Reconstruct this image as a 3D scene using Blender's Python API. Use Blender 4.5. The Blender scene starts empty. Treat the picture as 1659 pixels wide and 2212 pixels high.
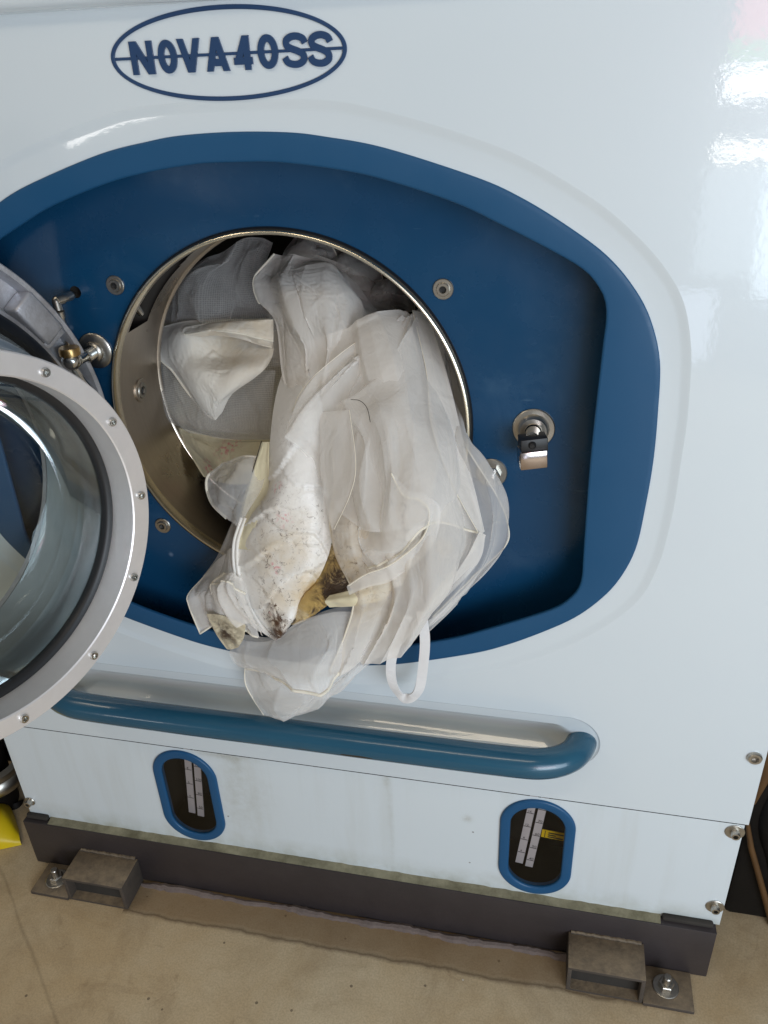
import bpy, bmesh, math, random
import numpy as np
from mathutils import Vector, Matrix

# ------------------------------------------------------------------ camera
S = bpy.context.scene
CAM = np.array([0.3574, -0.8919, 1.3361])
CR = np.array([0.97708, 0.20908, -0.04004])
CU = np.array([-0.06711, 0.48101, 0.87414])
CF = np.array([-0.20202, 0.85142, -0.48402])
FPX, IW, IH = 1750.0, 1659.0, 2212.0        # focal length and picture size of the measured copy
cam_d = bpy.data.cameras.new('camera'); cam = bpy.data.objects.new('camera', cam_d)
S.collection.objects.link(cam); S.camera = cam
cam_d.sensor_fit = 'HORIZONTAL'; cam_d.sensor_width = 36.0; cam_d.lens = 36.0 * FPX / IW
cam_d.clip_start = 0.02; cam_d.clip_end = 200
cam.matrix_world = Matrix(((CR[0], CU[0], -CF[0], CAM[0]), (CR[1], CU[1], -CF[1], CAM[1]),
                           (CR[2], CU[2], -CF[2], CAM[2]), (0, 0, 0, 1)))
# ------------------------------------------------------------------ world, lamps, exposure
W = bpy.data.worlds.new('World'); S.world = W; W.use_nodes = True
W.node_tree.nodes['Background'].inputs[0].default_value = (0.58, 0.60, 0.60, 1)
W.node_tree.nodes['Background'].inputs[1].default_value = 0.30
S.view_settings.view_transform = 'Standard'; S.view_settings.look = 'None'
S.view_settings.exposure = 0.08; S.view_settings.gamma = 1.0
S.render.engine = 'CYCLES'
S.cycles.use_denoising = True
S.cycles.transparent_max_bounces = 32; S.cycles.max_bounces = 10
S.cycles.caustics_reflective = False; S.cycles.caustics_refractive = False

def area(name, loc, target, sx, sy, radiance, col):
    l = bpy.data.lights.new(name, 'AREA'); l.shape = 'RECTANGLE'; l.size = sx; l.size_y = sy
    l.energy = radiance * sx * sy * math.pi; l.color = col
    o = bpy.data.objects.new(name, l); S.collection.objects.link(o); o.location = loc
    d = (Vector(target) - Vector(loc)).normalized()
    o.rotation_euler = d.to_track_quat('-Z', 'Y').to_euler()
    return o
DAY = (0.72, 0.87, 1.0); WARM = (1.0, 0.86, 0.66)
# shop window behind the camera on the right: bright panes between dull bars
def pane(name, x0, x1, z0, z1, y, rad, col):
    area(name, ((x0+x1)/2, y, (z0+z1)/2), ((x0+x1)/2, y+1, (z0+z1)/2), x1-x0, z1-z0, rad, col)
pane('window_pane_light', 0.92, 2.6, 1.15, 1.27, -3.0, 11.0, (0.95, 0.97, 1.0))
pane('window_pane_light', 0.92, 2.6, 0.92, 0.995, -3.0, 10.0, (1.0, 0.96, 0.88))
pane('window_pane_light', 0.90, 3.0, 0.45, 0.90, -3.0, 2.0, DAY)
pane('window_pane_light', 0.93, 2.6, 1.36, 1.60, -3.0, 4.5, (1.0, 0.20, 0.25))
pane('window_pane_light', 0.92, 2.6, 1.285, 1.355, -3.0, 2.4, (0.40, 1.0, 0.28))
pane('window_pane_light', 0.78, 1.02, 0.06, 0.38, -3.0, 3.5, (0.70, 0.80, 1.0))
pane('window_pane_light', 1.2, 3.2, 1.65, 2.5, -3.0, 3.0, DAY)
area('side_window_light', (2.0, -2.45, 0.98), (0.15, 0, 0.8), 2.1, 1.3, 5.8, DAY)
# warm ceiling tubes
area('ceiling_tube_light', (0.1, -1.5, 2.75), (0.0, -1.2, 0), 1.3, 0.22, 8.0, WARM)
area('ceiling_tube_light', (-1.5, -1.2, 2.75), (-1.0, -0.9, 0), 1.3, 0.22, 9.0, WARM)
# glimpse of a bright doorway far left
area('doorway_light', (-1.78, -3.0, 0.60), (-1.78, 0, 0.60), 0.42, 0.22, 9.0, (1.0, 0.97, 0.93))

# ------------------------------------------------------------------ helpers
COL = S.collection
def ray(px, py):
    d = CF*FPX + CR*(px-IW/2) - CU*(py-IH/2); return d/np.linalg.norm(d)
def PY(px, py, Y=0.0):                       # picture point carried to the upright plane y = Y
    d = ray(px, py); return CAM + d*((Y-CAM[1])/d[1])
def PZ(px, py, Z=0.0):
    d = ray(px, py); return CAM + d*((Z-CAM[2])/d[2])

def empty(name, loc=(0, 0, 0), parent=None):
    o = bpy.data.objects.new(name, None); COL.objects.link(o); o.location = loc
    if parent: o.parent = parent
    return o
def tag(o, label, cat, group=None, kind=None):
    o['label'] = label
    if cat: o['category'] = cat
    if group: o['group'] = group
    if kind: o['kind'] = kind
    return o
def mo(name, V, F, mat, parent=None, angle=35, flat=False):
    me = bpy.data.meshes.new(name); me.from_pydata([tuple(map(float, v)) for v in V], [], [tuple(map(int, f)) for f in F])
    me.update(); me.validate()
    if not flat:
        for p in me.polygons: p.use_smooth = True
        if angle < 180: me.set_sharp_from_angle(angle=math.radians(angle))
    me.materials.append(mat)
    o = bpy.data.objects.new(name, me); COL.objects.link(o)
    if parent: o.parent = parent
    return o
def share(name, src, parent, mw):
    o = bpy.data.objects.new(name, src.data); COL.objects.link(o); o.parent = parent; o.matrix_local = mw
    return o
def cr(P, n, closed=False):                  # Catmull-Rom through points, n samples
    P = np.asarray(P, float); m = len(P)
    if m == 2 and not closed:
        t = np.linspace(0, 1, n)[:, None]; return P[0]*(1-t)+P[1]*t
    if closed: E_ = np.vstack([P[-1], P, P[0], P[1]]); s = np.linspace(0, m, n, endpoint=False)
    else: E_ = np.vstack([2*P[0]-P[1], P, 2*P[-1]-P[-2]]); s = np.linspace(0, m-1, n)
    i = np.minimum(s.astype(int), (m if closed else m-1)-1); t = (s-i)[:, None]
    a, b, c, d = E_[i], E_[i+1], E_[i+2], E_[i+3]
    return 0.5*((2*b)+(-a+c)*t+(2*a-5*b+4*c-d)*t*t+(-a+3*b-3*c+d)*t**3)
def loft(rings, closed=True, cap0=False, cap1=False):
    n = len(rings[0]); V = np.vstack(rings); F = []
    m = n if closed else n-1
    for k in range(len(rings)-1):
        for i in range(m):
            j = (i+1) % n; F.append((k*n+i, k*n+j, (k+1)*n+j, (k+1)*n+i))
    if cap0: F.append(tuple(range(n))[::-1])
    if cap1: F.append(tuple((len(rings)-1)*n+i for i in range(n)))
    return V, F
def lathe(prof, o, ax, e1, e2, n=96, cap0=False, cap1=False, a0=0, a1=2*math.pi):
    o, ax, e1, e2 = map(lambda v: np.asarray(v, float), (o, ax, e1, e2))
    full = abs(a1-a0-2*math.pi) < 1e-6
    t = np.linspace(a0, a1, n, endpoint=not full)
    rings = [o+ax*h+r*(np.outer(np.cos(t), e1)+np.outer(np.sin(t), e2)) for r, h in prof]
    return loft(rings, full, cap0, cap1)
def merge(parts):
    V = []; F = []; k = 0
    for v, f in parts:
        V.append(np.asarray(v, float).reshape(-1, 3)); F += [tuple(i+k for i in q) for q in f]; k += len(V[-1])
    return np.vstack(V), F
def tube(path, r, n=12, caps=True):
    P = np.asarray(path, float); m = len(P)
    T = np.gradient(P, axis=0); T /= np.linalg.norm(T, axis=1)[:, None]+1e-12
    u = np.cross(T[0], [0.3, 0.5, 0.81]); u /= np.linalg.norm(u); rings = []
    r = np.broadcast_to(r, (m,)); t = np.linspace(0, 2*math.pi, n, endpoint=False)
    for i in range(m):
        u = u-T[i]*(u@T[i]); u /= np.linalg.norm(u); v = np.cross(T[i], u)
        rings.append(P[i]+r[i]*(np.outer(np.cos(t), u)+np.outer(np.sin(t), v)))
    return loft(rings, True, caps, caps)
def box(x0, x1, y0, y1, z0, z1, bev=0.0, seg=2):
    bm = bmesh.new(); bmesh.ops.create_cube(bm, size=1)
    for v in bm.verts:
        v.co = Vector(((x0+x1)/2+v.co.x*(x1-x0), (y0+y1)/2+v.co.y*(y1-y0), (z0+z1)/2+v.co.z*(z1-z0)))
    if bev > 0: bmesh.ops.bevel(bm, geom=bm.edges[:], offset=bev, segments=seg, affect='EDGES', profile=0.5)
    bm.verts.index_update()
    V = np.array([v.co[:] for v in bm.verts]); F = [tuple(v.index for v in f.verts) for f in bm.faces]; bm.free()
    return V, F
def xf(vf, M):
    V, F = vf; M = np.asarray(M); return V@M[:3, :3].T+M[:3, 3], F
def basis(o, x, y, z):
    M = np.eye(4); M[:3, 0] = x; M[:3, 1] = y; M[:3, 2] = z; M[:3, 3] = o; return M
def plate(loops, Y):                         # flat sheet with holes; loops of (x, z)
    bm = bmesh.new(); E_ = []
    for L in loops:
        vs = [bm.verts.new((x, Y, z)) for x, z in L]
        for i in range(len(vs)): E_.append(bm.edges.new((vs[i], vs[(i+1) % len(vs)])))
    bmesh.ops.triangle_fill(bm, use_beauty=True, use_dissolve=False, edges=E_, normal=(0, -1, 0))
    bm.verts.index_update()
    V = np.array([v.co[:] for v in bm.verts]); F = []
    for f in bm.faces:
        ids = [v.index for v in f.verts]
        F.append(tuple(ids if f.normal.y < 0 else ids[::-1]))
    bm.free(); return V, F
AX, AY, AZ = np.eye(3)

# ------------------------------------------------------------------ materials
def newmat(name):
    m = bpy.data.materials.new(name); m.use_nodes = True; nt = m.node_tree
    return m, nt, nt.nodes['Principled BSDF']
def N(nt, typ, **kw):
    n = nt.nodes.new(typ)
    for k, v in kw.items(): setattr(n, k, v)
    return n
def noise(nt, scale, detail=4, rough=0.55, vec=None, dist=0.0):
    n = N(nt, 'ShaderNodeTexNoise'); n.inputs['Scale'].default_value = scale; n.inputs['Detail'].default_value = detail
    n.inputs['Roughness'].default_value = rough; n.inputs['Distortion'].default_value = dist
    if vec is not None: nt.links.new(vec, n.inputs['Vector'])
    return n.outputs['Fac']
def geo(nt): return N(nt, 'ShaderNodeNewGeometry').outputs['Position']
def ramp(nt, fac, stops):
    r = N(nt, 'ShaderNodeValToRGB'); el = r.color_ramp.elements
    while len(el) < len(stops): el.new(0.5)
    for e, (p, c) in zip(el, stops):
        e.position = p; e.color = (c, c, c, 1) if isinstance(c, (int, float)) else (*c, 1)
    nt.links.new(fac, r.inputs['Fac']); return r.outputs['Color']
def mathn(nt, op, a, b=None, c=None, clamp=False):
    m = N(nt, 'ShaderNodeMath', operation=op); m.use_clamp = clamp
    for i, v in enumerate((a, b, c)):
        if v is None: continue
        if isinstance(v, (int, float)): m.inputs[i].default_value = v
        else: nt.links.new(v, m.inputs[i])
    return m.outputs[0]
def mixc(nt, fac, a, b):
    m = N(nt, 'ShaderNodeMix', data_type='RGBA')
    for s, v in (('Factor', fac), ('A', a), ('B', b)):
        i = [x for x in m.inputs if x.name == s and (x.type == ('VALUE' if s == 'Factor' else 'RGBA'))][0]
        if isinstance(v, (int, float)): i.default_value = v
        elif isinstance(v, tuple): i.default_value = (*v, 1)
        else: nt.links.new(v, i)
    return [o for o in m.outputs if o.type == 'RGBA'][0]
def bump(nt, bs, h, strength, dist):
    b = N(nt, 'ShaderNodeBump'); b.inputs['Strength'].default_value = strength; b.inputs['Distance'].default_value = dist
    nt.links.new(h, b.inputs['Height']); nt.links.new(b.outputs[0], bs.inputs['Normal'])
def sep(nt, v):
    s = N(nt, 'ShaderNodeSeparateXYZ'); nt.links.new(v, s.inputs[0]); return s.outputs
def simple(name, col, rough=0.5, metal=0.0, var=0.12, scale=30, bmp=0.0, bscale=200, coat=0.0, spec=0.5):
    m, nt, bs = newmat(name); p = geo(nt)
    f = noise(nt, scale, 5, 0.6, p)
    c2 = tuple(max(0, x*(1-var)) for x in col); c1 = tuple(min(1, x*(1+var*0.6)) for x in col)
    nt.links.new(mixc(nt, f, c2, c1), bs.inputs['Base Color'])
    bs.inputs['Roughness'].default_value = rough; bs.inputs['Metallic'].default_value = metal
    bs.inputs['Specular IOR Level'].default_value = spec
    if coat: bs.inputs['Coat Weight'].default_value = coat; bs.inputs['Coat Roughness'].default_value = 0.08
    if bmp: bump(nt, bs, noise(nt, bscale, 3, 0.5, p), bmp, 0.002)
    return m
def gauss(nt, xyz, cx, cz, sx, sz):          # soft spot on an upright sheet
    a = mathn(nt, 'MULTIPLY', mathn(nt, 'SUBTRACT', xyz[0], cx), 1/sx); b = mathn(nt, 'MULTIPLY', mathn(nt, 'SUBTRACT', xyz[2], cz), 1/sz)
    d = mathn(nt, 'ADD', mathn(nt, 'MULTIPLY', a, a), mathn(nt, 'MULTIPLY', b, b))
    return mathn(nt, 'POWER', 2.718, mathn(nt, 'MULTIPLY', d, -1.0))

def white_paint(name, dirty):
    m, nt, bs = newmat(name); p = geo(nt); xyz = sep(nt, p)
    base = mixc(nt, noise(nt, 3.5, 3, 0.5, p), (0.62, 0.685, 0.725), (0.665, 0.72, 0.75))
    # fine specks
    vo = N(nt, 'ShaderNodeTexVoronoi'); vo.inputs['Scale'].default_value = 26; nt.links.new(p, vo.inputs['Vector'])
    speck = mathn(nt, 'LESS_THAN', vo.outputs['Distance'], 0.045)
    pick = mathn(nt, 'GREATER_THAN', N_sep(nt, vo.outputs['Color']), 0.80 if dirty else 0.955)
    base = mixc(nt, mathn(nt, 'MULTIPLY', mathn(nt, 'MULTIPLY', speck, pick), 0.7), base, (0.12, 0.10, 0.08))
    if dirty:
        # runs and grime on the lower cover
        mp = N(nt, 'ShaderNodeMapping'); mp.inputs['Scale'].default_value = (26, 26, 2.2); nt.links.new(p, mp.inputs['Vector'])
        st = ramp(nt, noise(nt, 1.0, 5, 0.62, mp.outputs[0]), [(0.50, 0.0), (0.78, 1.0)])
        base = mixc(nt, mathn(nt, 'MULTIPLY', st, 0.16), base, (0.36, 0.33, 0.24))
        low = mathn(nt, 'MULTIPLY', mathn(nt, 'SUBTRACT', 0.165, xyz[2]), 18.0, clamp=True)
        lown = mathn(nt, 'MULTIPLY', low, ramp(nt, noise(nt, 14, 6, 0.65, p), [(0.35, 0.0), (0.72, 1.0)]))
        base = mixc(nt, mathn(nt, 'MULTIPLY', lown, 0.75), base, (0.25, 0.24, 0.13))
        A_, B_, C_, D_ = PY(835, 1680), PY(480, 1628), PY(1010, 1768), PY(520, 1720)
        for cx, cz, sx, sz, k in ((A_[0], A_[2], 0.006, 0.020, 0.45), (A_[0]+.003, A_[2]-0.10, 0.005, 0.12, 0.22), (B_[0], B_[2]-0.004, 0.05, 0.006, 0.55), (B_[0]+.02, B_[2]-.02, 0.012, 0.02, 0.4),
                                  (C_[0], C_[2], 0.0065, 0.0065, 0.75), (D_[0], D_[2], 0.05, 0.10, 0.30)):
            g = mathn(nt, 'MULTIPLY', gauss(nt, xyz, cx, cz, sx, sz), ramp(nt, noise(nt, 60, 5, 0.7, p), [(0.3, 0.15), (0.7, 1.0)]))
            base = mixc(nt, mathn(nt, 'MULTIPLY', g, k), base, (0.27, 0.25, 0.17))
    nt.links.new(base, bs.inputs['Base Color'])
    bs.inputs['Roughness'].default_value = 0.34 if dirty else 0.30
    bs.inputs['Coat Weight'].default_value = 0.35 if dirty else 0.9; bs.inputs['Coat Roughness'].default_value = 0.05
    b = N(nt, 'ShaderNodeBump'); b.inputs['Strength'].default_value = 0.05; b.inputs['Distance'].default_value = 0.0012
    nt.links.new(noise(nt, 130, 2, 0.5, p), b.inputs['Height'])
    nt.links.new(b.outputs[0], bs.inputs['Normal']); nt.links.new(b.outputs[0], bs.inputs['Coat Normal'])
    return m
def N_sep(nt, col):
    s = N(nt, 'ShaderNodeSeparateColor'); nt.links.new(col, s.inputs[0]); return s.outputs[0]
def blue_paint(name, ca, cb, rough, coat, specks=True):
    m, nt, bs = newmat(name); p = geo(nt)
    base = mixc(nt, noise(nt, 5, 4, 0.55, p), ca, cb)
    if specks:
        vo = N(nt, 'ShaderNodeTexVoronoi'); vo.inputs['Scale'].default_value = 24; nt.links.new(p, vo.inputs['Vector'])
        sp = mathn(nt, 'MULTIPLY', ramp(nt, vo.outputs['Distance'], [(0.05, 1.0), (0.13, 0.0)]), mathn(nt, 'GREATER_THAN', N_sep(nt, vo.outputs['Color']), 0.88))
        base = mixc(nt, mathn(nt, 'MULTIPLY', sp, 0.35), base, (0.35, 0.45, 0.60))
        mp = N(nt, 'ShaderNodeMapping'); mp.inputs['Scale'].default_value = (14, 14, 190); mp.inputs['Rotation'].default_value = (0, 0.5, 0); nt.links.new(p, mp.inputs['Vector'])
        sc_ = ramp(nt, noise(nt, 1.0, 3, 0.5, mp.outputs[0]), [(0.70, 0.0), (0.74, 1.0)])
        base = mixc(nt, mathn(nt, 'MULTIPLY', sc_, 0.22), base, (0.16, 0.26, 0.36))
        sm = ramp(nt, noise(nt, 9, 7, 0.7, p, 0.6), [(0.58, 0.0), (0.80, 1.0)])
        base = mixc(nt, mathn(nt, 'MULTIPLY', sm, 0.20), base, (0.10, 0.19, 0.28))
    nt.links.new(base, bs.inputs['Base Color'])
    nt.links.new(ramp(nt, noise(nt, 12, 5, 0.6, p), [(0.3, rough*0.75), (0.7, rough*1.3)]), bs.inputs['Roughness'])
    bs.inputs['Coat Weight'].default_value = coat; bs.inputs['Coat Roughness'].default_value = 0.12; bs.inputs['Specular IOR Level'].default_value = 0.42
    bump(nt, bs, noise(nt, 160, 2, 0.5, p), 0.06, 0.0012)
    return m
M = {}
M['white'] = white_paint('white_enamel', False)
M['white_low'] = white_paint('white_enamel_grimy', True)
M['blue_panel'] = blue_paint('deep_blue_enamel', (0.0045, 0.046, 0.112), (0.006, 0.056, 0.135), 0.27, 0.0)
M['blue_trim'] = blue_paint('trim_blue_enamel', (0.006, 0.066, 0.155), (0.009, 0.076, 0.18), 0.5, 0.0, False)
M['blue_gauge'] = blue_paint('gauge_blue', (0.006, 0.070, 0.175), (0.009, 0.082, 0.20), 0.38, 0.05, False)
M['navy'] = simple('navy_emblem', (0.016, 0.05, 0.13), 0.35, 0, 0.15, 40, coat=0.2)
M['black'] = simple('black_rubber', (0.010, 0.010, 0.011), 0.45)
M['dark'] = simple('dark_cavity', (0.032, 0.027, 0.022), 0.85, var=0.5, scale=25)
M['chrome'] = simple('bright_zinc', (0.62, 0.61, 0.58), 0.20, 1.0, 0.2, 80)
M['zinc'] = simple('dull_zinc', (0.52, 0.49, 0.44), 0.34, 1.0, 0.3, 60)
M['brass'] = simple('brass_washer', (0.55, 0.36, 0.15), 0.3, 1.0)
M['lamp_steel'] = simple('latch_steel', (0.50, 0.43, 0.41), 0.16, 1.0, 0.1)

def brushed(name, col, rough, axis_scale, k=0.14):
    m, nt, bs = newmat(name); p = N(nt, 'ShaderNodeTexCoord').outputs['Object']
    mp = N(nt, 'ShaderNodeMapping'); mp.inputs['Scale'].default_value = axis_scale; nt.links.new(p, mp.inputs['Vector'])
    f = noise(nt, 1.0, 5, 0.65, mp.outputs[0]); g = noise(nt, 9, 5, 0.6, p)
    c = mixc(nt, f, tuple(x*(1-k) for x in col), tuple(min(1, x*(1+k)) for x in col))
    c = mixc(nt, ramp(nt, g, [(0.48, 0.0), (0.85, 0.35)]), c, tuple(x*0.62 for x in col))
    nt.links.new(c, bs.inputs['Base Color']); bs.inputs['Metallic'].default_value = 1.0
    nt.links.new(ramp(nt, g, [(0.3, rough*0.85), (0.7, rough*1.25)]), bs.inputs['Roughness'])
    bump(nt, bs, f, 0.05, 0.001)
    return m
M['steel'] = brushed('throat_stainless', (0.58, 0.51, 0.435), 0.30, (8, 220, 8))
M['lip'] = brushed('lip_stainless', (0.84, 0.76, 0.60), 0.22, (8, 100, 8))
M['drum'] = simple('drum_dark_steel', (0.10, 0.095, 0.085), 0.5, 1.0, 0.4, 40)
M['bezel'] = brushed('door_aluminium', (0.88, 0.84, 0.825), 0.42, (60, 60, 60), 0.06)
M['bezel'].node_tree.nodes['Principled BSDF'].inputs['Metallic'].default_value = 0.65
M['plug'] = simple('door_plug_metal', (0.66, 0.74, 0.78), 0.25, 0.55, 0.25, 30)
def cast():
    m, nt, bs = newmat('rough_cast_aluminium'); p = geo(nt)
    f = noise(nt, 28, 6, 0.65, p)
    c = mixc(nt, ramp(nt, f, [(0.35, 0.0), (0.7, 1.0)]), (0.40, 0.39, 0.40), (0.64, 0.65, 0.70))
    nt.links.new(c, bs.inputs['Base Color']); bs.inputs['Metallic'].default_value = 0.55; bs.inputs['Roughness'].default_value = 0.45
    bump(nt, bs, noise(nt, 260, 4, 0.6, p), 0.35, 0.0015); return m
M['cast'] = cast()
def glass(name, tint, rough=0.02, k=1.0):
    m, nt, bs = newmat(name); nt.nodes.remove(bs); out = nt.nodes['Material Output']
    tr = N(nt, 'ShaderNodeBsdfTransparent'); tr.inputs[0].default_value = (*tint, 1)
    gl = N(nt, 'ShaderNodeBsdfGlossy'); gl.inputs['Roughness'].default_value = rough
    fr = N(nt, 'ShaderNodeFresnel'); fr.inputs[0].default_value = 1.5
    mx = N(nt, 'ShaderNodeMixShader'); nt.links.new(mathn(nt, 'MULTIPLY', fr.outputs[0], k), mx.inputs[0])
    nt.links.new(tr.outputs[0], mx.inputs[1]); nt.links.new(gl.outputs[0], mx.inputs[2]); nt.links.new(mx.outputs[0], out.inputs[0])
    return m
M['glass'] = glass('door_glass', (0.92, 0.97, 0.98), 0.03, 0.8)
M['pane'] = glass('gauge_glass', (0.88, 0.87, 0.84), 0.05, 0.7)
M['base'] = simple('base_brown_paint', (0.036, 0.029, 0.030), 0.42, 0, 0.35, 14, 0.15, 120)
def foot_mat():
    m, nt, bs = newmat('foot_dusty_paint'); p = geo(nt)
    nz = sep(nt, N(nt, 'ShaderNodeNewGeometry').outputs['Normal'])[2]
    dust = mathn(nt, 'MULTIPLY', mathn(nt, 'MAXIMUM', nz, 0.12), ramp(nt, noise(nt, 45, 6, 0.7, p), [(0.3, 0.35), (0.65, 1.0)]))
    nt.links.new(mixc(nt, dust, (0.042, 0.034, 0.030), (0.25, 0.185, 0.115)), bs.inputs['Base Color'])
    bs.inputs['Roughness'].default_value = 0.75; bump(nt, bs, noise(nt, 180, 4, 0.6, p), 0.3, 0.002); return m
M['foot'] = foot_mat()
def ledge_mat():
    m, nt, bs = newmat('ledge_grime'); p = geo(nt)
    f = ramp(nt, noise(nt, 22, 6, 0.7, p), [(0.35, 0.0), (0.68, 1.0)])
    c = mixc(nt, f, (0.11, 0.098, 0.055), (0.29, 0.265, 0.175))
    nt.links.new(c, bs.inputs['Base Color']); bs.inputs['Roughness'].default_value = 0.6; return m
M['ledge'] = ledge_mat()
def handle_mat():
    m, nt, bs = newmat('handle_teal_paint'); p = geo(nt); xyz = sep(nt, p)
    mp = N(nt, 'ShaderNodeMapping'); mp.inputs['Scale'].default_value = (9, 60, 60); nt.links.new(p, mp.inputs['Vector'])
    c = mixc(nt, noise(nt, 1, 5, 0.6, mp.outputs[0]), (0.009, 0.068, 0.125), (0.018, 0.098, 0.16))
    wear = ramp(nt, noise(nt, 1.6, 6, 0.7, mp.outputs[0]), [(0.60, 0.0), (0.66, 1.0)])
    low = mathn(nt, 'LESS_THAN', xyz[2], 0.464)
    c = mixc(nt, mathn(nt, 'MULTIPLY', wear, mathn(nt, 'MULTIPLY', low, 0.75)), c, (0.02, 0.025, 0.03))
    chip = mathn(nt, 'GREATER_THAN', mathn(nt, 'ADD', gauss(nt, xyz, 0.105, 0.4605, 0.030, 0.0036), mathn(nt, 'MULTIPLY', noise(nt, 90, 4, 0.6, p), 0.4)), 0.72)
    c = mixc(nt, mathn(nt, 'MULTIPLY', chip, 0.95), c, (0.012, 0.009, 0.006))
    nt.links.new(c, bs.inputs['Base Color']); bs.inputs['Roughness'].default_value = 0.24
    bs.inputs['Coat Weight'].default_value = 0.3; bump(nt, bs, noise(nt, 70, 3, 0.5, p), 0.05, 0.002); return m
M['handle'] = handle_mat()
def floor_mat():
    m, nt, bs = newmat('worn_concrete'); p = geo(nt); xyz = sep(nt, p)
    big = noise(nt, 3.4, 8, 0.68, p, 0.4); mid = noise(nt, 7, 9, 0.72, p, 0.5); fine = noise(nt, 330, 3, 0.6, p)
    c = mixc(nt, ramp(nt, big, [(0.36, 0.0), (0.66, 1.0)]), (0.53, 0.385, 0.215), (0.64, 0.52, 0.345))
    c = mixc(nt, mathn(nt, 'MULTIPLY', ramp(nt, mid, [(0.46, 0.0), (0.70, 1.0)]), 0.48), c, (0.26, 0.165, 0.078))
    c = mixc(nt, mathn(nt, 'MULTIPLY', ramp(nt, fine, [(0.36, 1.0), (0.60, 0.0)]), 0.30), c, (0.24, 0.175, 0.105))
    c = mixc(nt, mathn(nt, 'MULTIPLY', ramp(nt, noise(nt, 11, 8, 0.75, p, 1.2), [(0.60, 0.0), (0.72, 1.0)]), 0.45), c, (0.19, 0.11, 0.05))
    vo = N(nt, 'ShaderNodeTexVoronoi'); vo.inputs['Scale'].default_value = 34; nt.links.new(p, vo.inputs['Vector'])
    pit = mathn(nt, 'MULTIPLY', mathn(nt, 'LESS_THAN', vo.outputs['Distance'], 0.085), mathn(nt, 'GREATER_THAN', N_sep(nt, vo.outputs['Color']), 0.80))
    c = mixc(nt, mathn(nt, 'MULTIPLY', pit, 0.7), c, (0.075, 0.05, 0.03))
    wsp = mathn(nt, 'MULTIPLY', mathn(nt, 'LESS_THAN', vo.outputs['Distance'], 0.055), mathn(nt, 'LESS_THAN', N_sep(nt, vo.outputs['Color']), 0.05))
    c = mixc(nt, wsp, c, (0.6, 0.56, 0.48))
    # old grime left along the machine foot, edged by a dark tide line
    wob = mathn(nt, 'MULTIPLY', mathn(nt, 'SUBTRACT', noise(nt, 9, 5, 0.65, p), 0.5), 0.026)
    edge = mathn(nt, 'ADD', mathn(nt, 'ADD', xyz[1], 0.079), wob)
    inside = ramp(nt, mathn(nt, 'MULTIPLY', edge, 40.0, clamp=True), [(0.0, 0.0), (0.35, 1.0)])
    spanx = mathn(nt, 'MULTIPLY', mathn(nt, 'GREATER_THAN', xyz[0], -0.36), mathn(nt, 'LESS_THAN', xyz[0], 0.56))
    c = mixc(nt, mathn(nt, 'MULTIPLY', mathn(nt, 'MULTIPLY', inside, 0.62), spanx), c, (0.17, 0.098, 0.042))
    line = ramp(nt, mathn(nt, 'MULTIPLY', mathn(nt, 'ABSOLUTE', edge), 1.0), [(0.0, 1.0), (0.0065, 0.0)])
    c = mixc(nt, mathn(nt, 'MULTIPLY', mathn(nt, 'MULTIPLY', line, spanx), 0.75), c, (0.07, 0.038, 0.016))
    # a shallow scratch running across at the left
    d = mathn(nt, 'ADD', mathn(nt, 'ADD', mathn(nt, 'MULTIPLY', xyz[0], 0.66), mathn(nt, 'MULTIPLY', xyz[1], 0.75)), mathn(nt, 'ADD', 0.455, mathn(nt, 'MULTIPLY', wob, 0.5)))
    scr = ramp(nt, mathn(nt, 'ABSOLUTE', d), [(0.0, 1.0), (0.004, 0.0)])
    c = mixc(nt, mathn(nt, 'MULTIPLY', mathn(nt, 'MULTIPLY', scr, mathn(nt, 'LESS_THAN', xyz[0], -0.33)), mathn(nt, 'MULTIPLY', mid, 0.6)), c, (0.12, 0.08, 0.04))
    nt.links.new(c, bs.inputs['Base Color']); bs.inputs['Roughness'].default_value = 0.68
    bump(nt, bs, mathn(nt, 'ADD', mathn(nt, 'MULTIPLY', fine, 0.4), mid), 0.15, 0.003); return m
M['floor'] = floor_mat()
M['grout'] = simple('pale_grout', (0.17, 0.13, 0.115), 0.85, 0, 0.45, 40, 0.5, 150)
M['yellow'] = simple('yellow_plastic', (0.72, 0.52, 0.008), 0.4, 0, 0.2, 20)
M['strip'] = simple('white_scale', (0.62, 0.57, 0.60), 0.6, 0, 0.06, 60)
M['ink'] = simple('scale_ink', (0.03, 0.03, 0.035), 0.7)
M['label_yellow'] = simple('label_yellow', (0.80, 0.53, 0.01), 0.5, 0, 0.08)
M['orange_dark'] = simple('ochre_dusty', (0.10, 0.045, 0.010), 0.6, 0, 0.5, 20)
M['pipe_and_shade'] = simple('pipe_black_and_gap_shade', (0.008, 0.0065, 0.0055), 0.6, 0, 0.5, 18, 0.3, 60, spec=0.2)  # black of the pipe; also stands for the shade in the side gaps
M['green'] = simple('green_wire', (0.03, 0.10, 0.03), 0.5)
M['hair'] = simple('dark_hair', (0.02, 0.015, 0.01), 0.5)

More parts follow.
